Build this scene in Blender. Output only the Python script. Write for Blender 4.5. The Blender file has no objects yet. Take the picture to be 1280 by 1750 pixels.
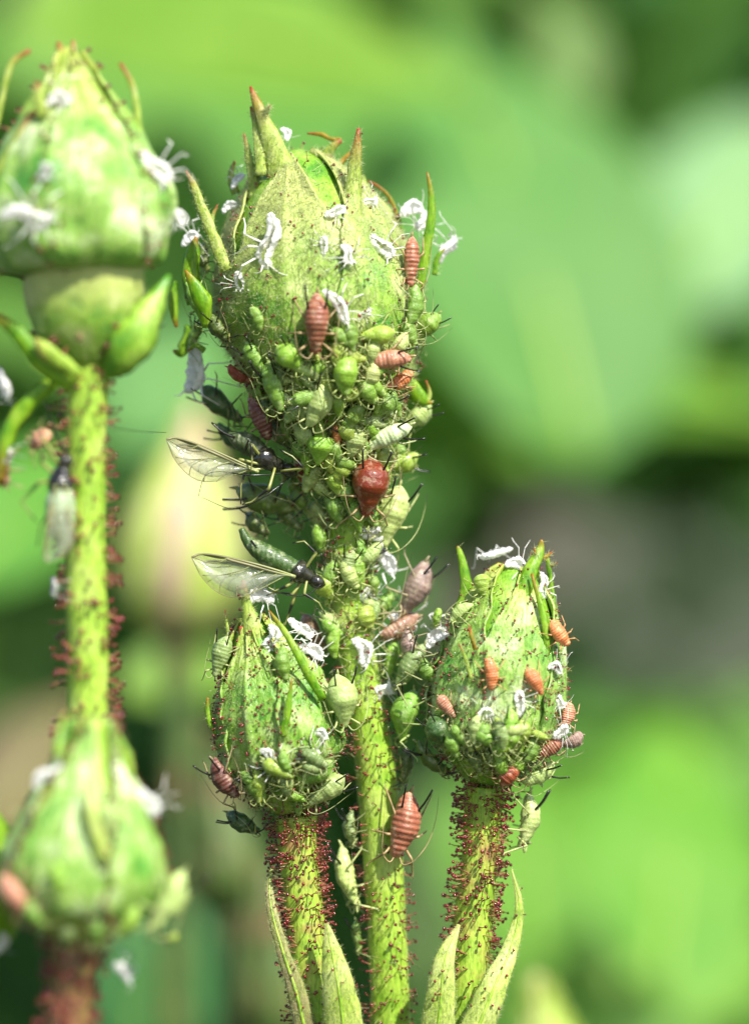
import bpy, math, random
import numpy as np
from mathutils import Vector, Matrix, noise
from mathutils.bvhtree import BVHTree

random.seed(7)
rng = np.random.default_rng(7)
SC = bpy.context.scene
COL = SC.collection

# ------------------------------------------------------------------ camera, light, exposure
F = 60.0                                     # camera to the plane of the main bud; one unit is about 3.7 mm
cam_d = bpy.data.cameras.new('camera')
cam = bpy.data.objects.new('camera', cam_d)
COL.objects.link(cam)
cam.location = (0, -F, 0)
cam.rotation_euler = (math.radians(90), 0, 0)
cam_d.sensor_fit = 'VERTICAL'
cam_d.sensor_height = 36
cam_d.lens = 36 * F / 17.5
cam_d.clip_start = 1
cam_d.clip_end = 6000
cam_d.dof.use_dof = True
cam_d.dof.focus_distance = F - 0.9
cam_d.dof.aperture_fstop = cam_d.lens / 1000 / 2.6
SC.camera = cam

S = Vector((0.46, -0.66, 0.86)).normalized()     # towards the sun
el = math.asin(S.z)
az = math.atan2(S.x, S.y)
w = bpy.data.worlds.new('World')
SC.world = w
w.use_nodes = True
nt = w.node_tree
sky = nt.nodes.new('ShaderNodeTexSky')
sky.sky_type = 'NISHITA'
sky.sun_disc = False
sky.sun_elevation = el
sky.sun_rotation = az
bg = nt.nodes['Background']
bg.inputs['Strength'].default_value = 0.11
nt.links.new(sky.outputs[0], bg.inputs[0])
sd = bpy.data.lights.new('sun', 'SUN')
sd.energy = 4.6
sd.angle = math.radians(0.5)
sd.color = (1.0, 0.96, 0.88)
so = bpy.data.objects.new('sun', sd)
COL.objects.link(so)
so.rotation_euler = (-S).to_track_quat('-Z', 'Y').to_euler()
SC.view_settings.view_transform = 'Standard'
SC.view_settings.look = 'None'
SC.view_settings.exposure = 0.80
SC.view_settings.gamma = 1
SC.view_settings.use_curve_mapping = False
SC.render.engine = 'CYCLES'
SC.cycles.use_denoising = True
SC.cycles.max_bounces = 8
SC.cycles.transparent_max_bounces = 12
SC.cycles.sample_clamp_indirect = 6


# ------------------------------------------------------------------ helpers
def P(px, py, Y=0.0):
    """A point at depth Y behind the plane of the main bud, in units of 100 photo pixels at that plane."""
    s = (F + Y) / F
    return np.array([(px - 640) / 100 * s, Y, (875 - py) / 100 * s])


def nrm(v):
    v = np.asarray(v, float)
    return v / max(1e-9, np.linalg.norm(v))


def wloc(o):
    p = np.zeros(3)
    while o is not None:
        p += np.array(o.location)
        o = o.parent
    return p


def tag(o, label=None, cat=None, group=None, kind=None):
    if label: o['label'] = label
    if cat: o['category'] = cat
    if group: o['group'] = group
    if kind: o['kind'] = kind
    return o


def make_mesh(name, V, Fc, T=None, M=None, smooth=True):
    me = bpy.data.meshes.new(name)
    V = np.asarray(V, dtype=np.float32)
    if isinstance(Fc, np.ndarray):
        n, k = Fc.shape
        me.vertices.add(len(V)); me.vertices.foreach_set('co', V.ravel())
        me.loops.add(n * k); me.loops.foreach_set('vertex_index', Fc.astype(np.int32).ravel())
        me.polygons.add(n)
        me.polygons.foreach_set('loop_start', np.arange(0, n * k, k, dtype=np.int32))
        me.update(calc_edges=True)
    else:
        me.from_pydata(V.tolist(), [], Fc)
    if T is not None:
        a = me.attributes.new('t', 'FLOAT', 'POINT')
        a.data.foreach_set('value', np.asarray(T, dtype=np.float32))
    if M is not None:
        me.polygons.foreach_set('material_index', np.asarray(M, dtype=np.int32))
    if smooth:
        me.polygons.foreach_set('use_smooth', np.ones(len(me.polygons), dtype=bool))
    me.update()
    return me


def obj(name, data, mats=None, parent=None):
    """Link mesh data as ONE object; mats go on the data the first time it is used."""
    o = bpy.data.objects.new(name, data)
    COL.objects.link(o)
    if parent is not None: o.parent = parent
    if mats is not None and data is not None and not data.materials:
        for m in (mats if isinstance(mats, (list, tuple)) else [mats]): data.materials.append(m)
    return o


def part(name, V, Fc, mats, parent=None, T=None, M=None, smooth=True, kind=None, label=None):
    """Mesh given in world coordinates, linked under parent (whose chain has locations only)."""
    V = np.asarray(V, float)
    if parent is not None: V = V - wloc(parent)
    o = obj(name, make_mesh(name, V, Fc, T, M, smooth), mats, parent)
    if kind: o['kind'] = kind
    if label: o['label'] = label
    return o


def empty(name, loc, label, cat, group=None):
    o = bpy.data.objects.new(name, None)
    o.empty_display_size = 0.1
    COL.objects.link(o)
    o.location = tuple(float(c) for c in loc)
    return tag(o, label, cat, group)


def spline(pts, n):
    """Catmull-Rom through rows of pts, n samples."""
    p = np.asarray(pts, float)
    if p.ndim == 1: p = p[:, None]
    q = np.vstack([2 * p[0] - p[1], p, 2 * p[-1] - p[-2]])
    out = []
    for s in np.linspace(0, len(p) - 1 - 1e-9, n):
        i = int(s); f = s - i
        a, b, c, d = q[i], q[i + 1], q[i + 2], q[i + 3]
        out.append(.5 * ((2 * b) + (-a + c) * f + (2 * a - 5 * b + 4 * c - d) * f * f + (-a + 3 * b - 3 * c + d) * f ** 3))
    return np.array(out)


def frames(path):
    path = np.asarray(path, float)
    t = np.gradient(path, axis=0)
    t /= np.linalg.norm(t, axis=1)[:, None] + 1e-12
    u = np.cross(t[0], [0.1, 1, 0.2]); u = nrm(u)
    U, W = [], []
    for i in range(len(path)):
        u = nrm(u - t[i] * np.dot(u, t[i]))
        U.append(u); W.append(np.cross(t[i], u))
    return t, np.array(U), np.array(W)


def tube(path, rad, seg=8, cap=True, rough=0.0, rfreq=3.0, flat=1.0):
    path = np.asarray(path, float)
    n = len(path)
    rad = np.broadcast_to(np.asarray(rad, float), (n,))
    t, U, W = frames(path)
    V, T = [], []
    for i in range(n):
        for j in range(seg):
            a = 2 * math.pi * j / seg
            d = math.cos(a) * U[i] + math.sin(a) * W[i] * flat
            r = rad[i]
            if rough:
                r *= 1 + rough * noise.noise(Vector(path[i] * rfreq + d * 2))
            V.append(path[i] + d * r); T.append(i / (n - 1))
    Fc = [[i * seg + j, i * seg + (j + 1) % seg, (i + 1) * seg + (j + 1) % seg, (i + 1) * seg + j]
          for i in range(n - 1) for j in range(seg)]
    if cap:
        V += [path[0], path[-1]]; T += [0, 1]
        a, b = len(V) - 2, len(V) - 1
        Fc += [[a, (j + 1) % seg, j] for j in range(seg)]
        Fc += [[b, (n - 1) * seg + j, (n - 1) * seg + (j + 1) % seg] for j in range(seg)]
    return np.array(V), Fc, np.array(T)


def join(parts):
    V, Fc, T, M, k = [], [], [], [], 0
    for p in parts:
        v, f, t = p[:3]; m = p[3] if len(p) > 3 else 0
        V.append(v); Fc += [[i + k for i in q] for q in f]; T.append(t); M += [m] * len(f); k += len(v)
    return np.vstack(V), Fc, np.concatenate(T), M


def sample(V, Fc, n, keep=None):
    """n area-weighted points with normals on a mesh."""
    V = np.asarray(V)
    tri = []
    for f in Fc:
        tri.append((f[0], f[1], f[2]))
        if len(f) == 4: tri.append((f[0], f[2], f[3]))
    tri = np.array(tri)
    a, b, c = V[tri[:, 0]], V[tri[:, 1]], V[tri[:, 2]]
    nn = np.cross(b - a, c - a); ar = np.linalg.norm(nn, axis=1)
    if keep is not None: ar = ar * keep((a + b + c) / 3)
    i = rng.choice(len(tri), n, p=ar / ar.sum())
    r1, r2 = np.sqrt(rng.random(n))[:, None], rng.random(n)[:, None]
    p = (1 - r1) * a[i] + r1 * (1 - r2) * b[i] + r1 * r2 * c[i]
    N = nn[i] / (np.linalg.norm(nn[i], axis=1)[:, None] + 1e-12)
    return p, N


def needles(p, N, L, wd, spread=0.6, down=0.0):
    """Fine hairs: three-sided needles."""
    n = len(p)
    d = N + rng.normal(0, spread, (n, 3)); d[:, 2] += down
    d /= np.linalg.norm(d, axis=1)[:, None]
    u = np.cross(d, rng.normal(0, 1, (n, 3))); u /= np.linalg.norm(u, axis=1)[:, None] + 1e-9
    v = np.cross(d, u)
    L = L * (0.5 + rng.random((n, 1)))
    tip = p + d * L
    V = np.stack([p + u * wd, p - .5 * u * wd + .87 * v * wd, p - .5 * u * wd - .87 * v * wd, tip], 1).reshape(-1, 3)
    b = np.arange(n)[:, None] * 4
    Fc = np.concatenate([b + [0, 1, 3], b + [1, 2, 3], b + [2, 0, 3]], 0)
    return V, Fc


# ico head for the gland hairs
_h = []
for i in range(5):
    la = math.pi * i / 4
    for j in range(6 if 0 < i < 4 else 1):
        lo = 2 * math.pi * j / 6
        _h.append((math.sin(la) * math.cos(lo), math.sin(la) * math.sin(lo), -math.cos(la)))
HV = np.array(_h)
HF = [[0, 1 + (j + 1) % 6, 1 + j] for j in range(6)]
for r in range(2):
    for j in range(6):
        a = 1 + r * 6
        HF += [[a + j, a + (j + 1) % 6, a + 6 + (j + 1) % 6], [a + j, a + 6 + (j + 1) % 6, a + 6 + j]]
HF += [[13 + j, 13 + (j + 1) % 6, 19] for j in range(6)]
HF = np.array(HF)


def glands(p, N, L, sw, hr, spread=0.25, droop=0.0):
    """Gland-tipped hairs: bent three-sided stalk with a round head; returns V, F(tri), T, M."""
    n = len(p)
    d = N + rng.normal(0, spread, (n, 3)); d[:, 2] += droop
    d /= np.linalg.norm(d, axis=1)[:, None]
    L = L * (0.35 + 0.9 * rng.random((n, 1)))
    b2 = d + rng.normal(0, .25, (n, 3)); b2 /= np.linalg.norm(b2, axis=1)[:, None]
    u = np.cross(d, rng.normal(0, 1, (n, 3))); u /= np.linalg.norm(u, axis=1)[:, None] + 1e-9
    v = np.cross(d, u)
    mid = p + d * L * .55; tip = mid + b2 * L * .45
    rings = []
    for c, wv in ((p - d * .02, sw * 1.5), (mid, sw), (tip, sw * .7)):
        for k in range(3):
            a = 2 * math.pi * k / 3
            rings.append(c + (u * math.cos(a) + v * math.sin(a)) * wv)
    R = np.stack(rings, 1)                                  # n,9,3
    hs = hr * (0.6 + 0.7 * rng.random((n, 1, 1)))
    H = tip[:, None, :] + HV[None] * hs * np.array([1, 1, 1.1])
    V = np.concatenate([R, H], 1).reshape(-1, 3)
    K = 9 + len(HV)
    base = (np.arange(n) * K)[:, None, None]
    st = []
    for r in range(2):
        for k in range(3):
            a, b = r * 3 + k, r * 3 + (k + 1) % 3
            st += [[a, b, b + 3], [a, b + 3, a + 3]]
    st = np.array(st)
    fs = (base + st[None]).reshape(-1, 3)
    fh = (base + 9 + HF[None]).reshape(-1, 3)
    Fc = np.concatenate([fs, fh])
    M = np.concatenate([np.zeros(len(fs)), np.ones(len(fh))])
    T = np.tile(np.concatenate([np.repeat([0, .5, 1], 3), np.ones(len(HV))]), n)
    return V, Fc, T, M


# ------------------------------------------------------------------ materials
class Mat:
    def __init__(s, name):
        s.m = bpy.data.materials.new(name); s.m.use_nodes = True
        s.t = s.m.node_tree; s.n = s.t.nodes; s.n.clear()
        s.out = s.n.new('ShaderNodeOutputMaterial')

    def N(s, typ, **kw):
        x = s.n.new('ShaderNode' + typ)
        for k, v in kw.items():
            if k in x.inputs: x.inputs[k].default_value = v
            else: setattr(x, k, v)
        return x

    def L(s, a, b): s.t.links.new(a, b)

    def ramp(s, fac, stops):
        r = s.N('ValToRGB'); e = r.color_ramp.elements
        while len(e) < len(stops): e.new(0.5)
        for k, (p, c) in zip(e, stops): k.position = p; k.color = tuple(c) + (1,) if len(c) == 3 else c
        s.L(fac, r.inputs[0]); return r.outputs[0]

    def noise(s, scale, detail=3, rough=.55, co='Object', out='Fac'):
        c = s.N('TexCoord'); x = s.N('TexNoise'); x.inputs['Scale'].default_value = scale
        x.inputs['Detail'].default_value = detail; x.inputs['Roughness'].default_value = rough
        s.L(c.outputs[co], x.inputs['Vector']); return x.outputs[out]

    def attr(s, name='t'):
        a = s.N('Attribute'); a.attribute_name = name; return a.outputs['Fac']

    def mix(s, f, a, b, typ='MIX'):
        x = s.N('MixRGB'); x.blend_type = typ
        for sock, v in ((x.inputs[0], f), (x.inputs[1], a), (x.inputs[2], b)):
            if hasattr(v, 'links'): s.L(v, sock)
            elif isinstance(v, (int, float)): sock.default_value = v
            else: sock.default_value = tuple(v) + (1,)
        return x.outputs[0]

    def bump(s, h, strength=.3, dist=.05):
        b = s.N('Bump'); b.inputs['Strength'].default_value = strength; b.inputs['Distance'].default_value = dist
        s.L(h, b.inputs['Height']); return b.outputs[0]

    def finish(s, col, rough=.45, trans=0.0, nor=None, spec=.5, sss=0.0, sr=(.12, .12, .05), coat=0.0, tcol=None, alpha=None):
        p = s.N('BsdfPrincipled')
        p.inputs['Roughness'].default_value = rough
        p.inputs['Specular IOR Level'].default_value = spec
        p.inputs['Coat Weight'].default_value = coat
        p.inputs['Coat Roughness'].default_value = .12
        if hasattr(col, 'links'): s.L(col, p.inputs['Base Color'])
        else: p.inputs['Base Color'].default_value = tuple(col) + (1,)
        if nor is not None: s.L(nor, p.inputs['Normal'])
        if sss:
            p.inputs['Subsurface Weight'].default_value = sss
            p.inputs['Subsurface Radius'].default_value = sr
            p.inputs['Subsurface Scale'].default_value = 1.0
        o = p.outputs[0]
        if trans:
            t = s.N('BsdfTranslucent')
            if hasattr(col, 'links'):
                c2 = s.mix(.55, col, tcol or (.45, .6, .05)); s.L(c2, t.inputs[0])
            else: t.inputs[0].default_value = tuple(col) + (1,)
            x = s.N('MixShader'); x.inputs[0].default_value = trans
            s.L(o, x.inputs[1]); s.L(t.outputs[0], x.inputs[2]); o = x.outputs[0]
        if alpha is not None:
            t = s.N('BsdfTransparent'); x = s.N('MixShader')
            if hasattr(alpha, 'links'): s.L(alpha, x.inputs[0])
            else: x.inputs[0].default_value = alpha
            s.L(t.outputs[0], x.inputs[1]); s.L(o, x.inputs[2]); o = x.outputs[0]
        s.L(o, s.out.inputs[0])
        return s.m


def mat_green(name, c1, c2, c3, scale=2.2, rough=.42, trans=.12, bs=.35, tip=None, t0=.55, fine=26, spec=.5, sss=0):
    """Plant skin: three tones in patches, fine cellular relief, tips that turn red along the attribute t."""
    m = Mat(name)
    c = m.ramp(m.noise(scale, 5, .6), [(.34, c1), (.5, c2), (.68, c3)])
    co = m.N('TexCoord'); mp = m.N('Mapping'); mp.inputs['Scale'].default_value = (1, 1, .28)
    m.L(co.outputs['Object'], mp.inputs[0]); fx = m.N('TexNoise'); m.L(mp.outputs[0], fx.inputs['Vector'])
    fx.inputs['Scale'].default_value = fine * .8; fx.inputs['Detail'].default_value = 4; fx.inputs['Roughness'].default_value = .6
    f = fx.outputs['Fac']
    c = m.mix(.5, c, m.ramp(f, [(.35, (.30, .42, .25)), (.5, (.95, .95, .95)), (.68, (1.5, 1.4, 1.5))]), 'MULTIPLY')
    if tip:
        a = m.attr()
        k = m.ramp(a, [(t0, (0, 0, 0)), (min(1, t0 + .3), (.7, .7, .7)), (1, (1, 1, 1))]) if t0 < .99 else a
        c = m.mix(k, c, tip)
    n = m.bump(m.mix(.5, f, m.noise(scale * 4, 3)), bs, .06)
    return m.finish(c, rough, trans, n, spec, sss)


M = {}
M['stem'] = mat_green('stem_skin', (.24, .45, .03), (.38, .58, .06), (.52, .66, .14), 1.6, .36, .15, .5)
M['stem_mottled'] = mat_green('stem_skin_reddish', (.24, .43, .03), (.38, .56, .06), (.42, .27, .09), 1.7, .40, .12, .5)
M['stem_red'] = mat_green('stem_skin_dark_red', (.16, .05, .03), (.24, .13, .05), (.26, .33, .06), 1.6, .45, .05, .3)
M['far_dark'] = mat_green('far_stem_skin', (.04, .09, .02), (.09, .15, .03), (.20, .09, .05), .8, .5, .05, .3)
M['bud'] = mat_green('bud_skin', (.08, .27, .015), (.22, .42, .03), (.40, .55, .10), 1.5, .38, .08, .4)
M['sepal'] = mat_green('sepal_skin', (.07, .30, .03), (.30, .50, .06), (.62, .70, .28), 1.5, .38, .12, .9, tip=(.52, .56, .16), t0=.45)  # pale lime third tone paints highlights into the sepal colour
M['sepal_wax'] = mat_green('sepal_skin_waxy', (.09, .32, .03), (.30, .50, .09), (.70, .80, .46), 1.3, .32, .10, .9, tip=(.44, .52, .08), t0=.6)
M['sepal_blue'] = mat_green('sepal_skin_bloom', (.07, .27, .02), (.24, .44, .05), (.58, .70, .30), 1.4, .32, .10, .9, tip=(.40, .48, .07), t0=.6)
M['tip'] = mat_green('sepal_tip_skin', (.30, .44, .05), (.40, .52, .08), (.54, .62, .20), 3, .5, .2, .4, tip=(.36, .03, .015), t0=.62)
M['tip_green'] = mat_green('sepal_tip_green', (.12, .34, .01), (.22, .44, .015), (.34, .52, .04), 3, .4, .28, .3, tip=(.42, .04, .015), t0=.72)
M['tip_orange'] = mat_green('sepal_tip_orange', (.34, .34, .02), (.48, .27, .03), (.52, .20, .03), 3, .4, .28, .3, tip=(.42, .05, .02), t0=.55)
M['bract'] = mat_green('bract_skin', (.40, .56, .07), (.55, .68, .14), (.70, .76, .30), 1.6, .5, .25, .4, tip=(.50, .42, .20), t0=.75)
M['bract_brown'] = mat_green('bract_skin_brownish', (.30, .26, .10), (.34, .36, .10), (.42, .30, .18), 2.5, .5, .2, .4)
m = Mat('gland_stalk'); M['stalk'] = m.finish(m.ramp(m.attr(), [(0, (.34, .34, .08)), (.45, (.40, .13, .09)), (1, (.28, .03, .02))]), .35, .2)
m = Mat('gland_head'); M['gland'] = m.finish(m.ramp(m.noise(9, 2), [(.35, (.07, .004, .006)), (.65, (.24, .02, .02))]), .18, 0, None, .6, coat=.5)
m = Mat('down_hair'); M['down'] = m.finish((.66, .72, .34), .5, .4)
m = Mat('debris'); M['debris'] = m.finish(m.ramp(m.noise(14, 2), [(.4, (.75, .72, .62)), (.6, (.9, .9, .86))]), .6, .1)
m = Mat('leg_fragment'); M['fibre'] = m.finish(m.ramp(m.noise(5, 2), [(.34, (.08, .05, .02)), (.42, (.34, .34, .08)), (.58, (.66, .68, .34))]), .4, .2)
m = Mat('petal'); M['petal'] = m.finish(m.ramp(m.noise(.5, 3), [(.35, (.62, .52, .30)), (.5, (.68, .42, .36)), (.65, (.62, .66, .26))]), .5, .25)


def mat_leaf(name, c1, c2, trans=.3, rough=.4):
    m = Mat(name)
    c = m.ramp(m.noise(.25, 4), [(.35, c1), (.65, c2)])
    return m.finish(c, .6, trans, m.bump(m.noise(1.5, 3), .3, .3), .35)


# bodies of insects take their colour from the object
def mat_body():
    m = Mat('aphid_skin')
    c = m.N('ObjectInfo').outputs['Color']
    ring = m.N('ObjectInfo').outputs['Alpha']; pale = m.mix(.55, c, (.78, .76, .50)); dark = m.mix(.55, c, (.03, .04, .0), 'MIX')
    f = m.noise(5.5, 5, .65)
    c2 = m.mix(m.ramp(f, [(.32, (.85, .85, .85)), (.52, (0, 0, 0))]), c, dark)
    c2 = m.mix(m.ramp(f, [(.52, (0, 0, 0)), (.72, (.85, .85, .85))]), c2, pale)
    tc = m.N('TexCoord'); sx = m.N('SeparateXYZ'); m.L(tc.outputs['Object'], sx.inputs[0])
    w1 = m.N('Math', operation='MULTIPLY'); m.L(sx.outputs['X'], w1.inputs[0]); w1.inputs[1].default_value = 2 * math.pi / .085
    w2 = m.N('Math', operation='COSINE'); m.L(w1.outputs[0], w2.inputs[0])
    k = m.ramp(w2.outputs[0], [(0, (.40, .40, .40)), (.25, (0, 0, 0))])            # pale rings between the segments
    k = m.mix(1, k, ring, 'MULTIPLY'); k = m.mix(1, k, m.ramp(m.noise(4, 3), [(.35, (.15, .15, .15)), (.6, (1, 1, 1))]), 'MULTIPLY')
    c2 = m.mix(k, c2, pale)
    ay = m.N('Math', operation='ABSOLUTE'); m.L(sx.outputs['Y'], ay.inputs[0])
    k = m.ramp(ay.outputs[0], [(.0, (.35, .35, .35)), (.05, (0, 0, 0)), (.17, (0, 0, 0)), (.26, (.45, .45, .45))])
    c2 = m.mix(k, c2, m.mix(.35, c, (.05, .10, .0)))
    return m.finish(c2, .36, 0, m.bump(m.mix(m.mix(1, (.6, .6, .6), ring, 'MULTIPLY'), m.noise(14, 4, .7), w2.outputs[0]), .6, .035), .45, .40, (.08, .08, .03), coat=.12)


M['aphid'] = mat_body()
m = Mat('aphid_limb')
_c = m.N('ObjectInfo').outputs['Color']
_c = m.mix(.45, _c, (.70, .66, .32))
_k = m.ramp(m.attr(), [(.34, (0, 0, 0)), (.42, (.55, .55, .55)), (.50, (0, 0, 0)), (.82, (.1, .1, .1)), (.93, (1, 1, 1))])
M['limb'] = m.finish(m.mix(_k, _c, (.03, .02, .01)), .35, .25)
m = Mat('aphid_black'); M['black'] = m.finish((.012, .010, .008), .22, 0, None, .6)
m = Mat('aphid_eye'); M['eye'] = m.finish((.12, .008, .006), .15, 0, None, .6)
m = Mat('insect_black_body')
M['thorax'] = m.finish(m.ramp(m.noise(4, 3), [(.4, (.010, .009, .006)), (.7, (.05, .05, .03))]), .2, 0, m.bump(m.noise(9, 3), .5, .05), .6, coat=.4)
m = Mat('striped_limb')
_k = m.ramp(m.attr(), [(.30, (.30, .32, .08)), (.38, (.012, .01, .008)), (.52, (.012, .01, .008)), (.6, (.25, .26, .08)), (.85, (.25, .26, .08)), (.92, (.01, .01, .01))])
M['limb_dark'] = m.finish(_k, .3, .1)
m = Mat('shed_skin')
M['husk'] = m.finish(m.ramp(m.noise(9, 5, .7), [(.24, (.62, .56, .42)), (.37, (.88, .85, .76)), (.52, (.95, .94, .90))]), .4, .35, m.bump(m.noise(12, 4), .35, .05), tcol=(.9, .9, .85))
m = Mat('wing_membrane')
M['wing'] = m.finish(m.ramp(m.noise(3, 3), [(.4, (.62, .66, .48)), (.6, (.80, .82, .70))]), .12, .4, m.bump(m.noise(4, 3), .5, .05), .9, alpha=m.ramp(m.noise(2.5, 3), [(.38, (.20, .20, .20)), (.62, (.50, .50, .50))]))
m = Mat('wing_vein'); M['vein'] = m.finish(m.ramp(m.attr(), [(0, (.36, .40, .14)), (.5, (.20, .19, .08)), (1, (.30, .28, .14))]), .4, .1)

# ------------------------------------------------------------------ the setting: ground rising to a bank behind
def ground():
    ys = [-400, -100, 60, 130, 170, 220, 270, 320, 400, 600, 1200, 4000]
    zs = [-75, -75, -75, -72, -55, 0, 55, 95, 108, 110, 112, 115]
    xs = list(np.linspace(-300, 300, 61)) + [1500, 4000]
    xs = [-4000, -1500] + xs
    yy = np.concatenate([np.linspace(a, b, 6, endpoint=False) for a, b in zip(ys[:-1], ys[1:])] + [[4000]])
    V = []
    for y in yy:
        z = np.interp(y, ys, zs)
        for x in xs:
            V.append((x, y, z + 5 * noise.noise(Vector((x * .03, y * .03, 0))) + 1.6 * noise.noise(Vector((x * .15, y * .15, 3)))))
    nx = len(xs)
    Fc = [[i * nx + j, i * nx + j + 1, (i + 1) * nx + j + 1, (i + 1) * nx + j] for i in range(len(yy) - 1) for j in range(nx - 1)]
    m = Mat('garden_soil')
    c = m.ramp(m.noise(.035, 5, .6), [(.38, (.035, .060, .026)), (.5, (.066, .074, .050)), (.66, (.105, .092, .068))])
    c = m.mix(.4, c, m.ramp(m.noise(.6, 4), [(.3, (.4, .4, .4)), (.7, (1.3, 1.3, 1.3))]), 'MULTIPLY')
    mm = m.finish(c, .9, 0, m.bump(m.noise(.8, 5), .6, 1.5), .2)
    part('ground', V, Fc, mm, kind='structure')


def leaf_grid(L, W, nx=16, ny=6, curl=.18, fold=.18, teeth=9, seed=0):
    """A leaflet along +x in its own frame: toothed edge, folded along the midrib, arched."""
    V, T = [], []
    for i in range(nx + 1):
        u = i / nx
        wdt = (math.sin(math.pi * min(1, u ** .75)) ** .8 if 0 < u < 1 else 0) * W / 2
        for j in range(ny + 1):
            v = j / ny * 2 - 1
            ww = wdt * (1 + (.06 * math.cos(teeth * 2 * math.pi * u) if abs(v) > .99 else 0))
            x = (u - .5) * L + abs(v) * -.03 * L
            y = v * ww
            z = fold * abs(y) - curl * L * (u - .5) ** 2 * 2 + .03 * L * noise.noise(Vector((u * 3 + seed, v * 2, seed)))
            V.append((x, y, z)); T.append(u)
    Fc = [[i * (ny + 1) + j, (i + 1) * (ny + 1) + j, (i + 1) * (ny + 1) + j + 1, i * (ny + 1) + j + 1] for i in range(nx) for j in range(ny)]
    return np.array(V), Fc, np.array(T)


def basis(xd, n):
    n = nrm(n); x = nrm(np.asarray(xd, float) - n * np.dot(xd, n)); y = np.cross(n, x)
    return np.stack([x, y, n], 1)


def hedge():
    """Foliage mass far behind: leaf blades scattered through a deep slab, thinner where the bank shows at the right."""
    mats = [mat_leaf('far_leaf_dark', (.03, .10, .02), (.05, .16, .03)), mat_leaf('far_leaf_mid', (.06, .19, .03), (.10, .26, .045)),
            mat_leaf('far_leaf_light', (.10, .25, .03), (.14, .31, .045))]
    V0, F0, _ = leaf_grid(1, .55, 4, 2)
    F0 = np.array(F0)
    VV, FF, MM, k = [], [], [], 0
    n = 0
    while n < 7500:
        Y = rng.uniform(74, 128)
        px, py = rng.uniform(-250, 1500), rng.uniform(-250, 2000)
        d = noise.noise(Vector((px * .004, py * .004, 5.0)))
        gap = 700 < px and 800 < py < 1235
        if gap: 
            if rng.random() < .985: continue
        if px < 110 and py < 90 and rng.random() < .9: continue
        if py > 1240 and 750 < px: mi = 2 if rng.random() < .7 else 1
        elif py < 750 and px < 1050: mi = 2 if rng.random() < .9 else 1
        elif px > 1000 and py < 560: mi = 1 if rng.random() < .7 else 0
        elif px < 560 and py > 1120: mi = 0 if rng.random() < .75 else 1
        else: mi = 1 if d > -.1 else 0
        sz = rng.uniform(3.5, 7.5)
        B = basis(rng.normal(0, 1, 3), np.array([.25, -.6, .6]) + rng.normal(0, .35, 3))
        VV.append((V0 * sz) @ B.T + P(px, py, Y)); FF.append(F0 + k); MM += [mi] * len(F0); k += len(V0); n += 1
    part('background_foliage', np.vstack(VV), np.vstack(FF), mats, M=MM, kind='stuff')


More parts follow.
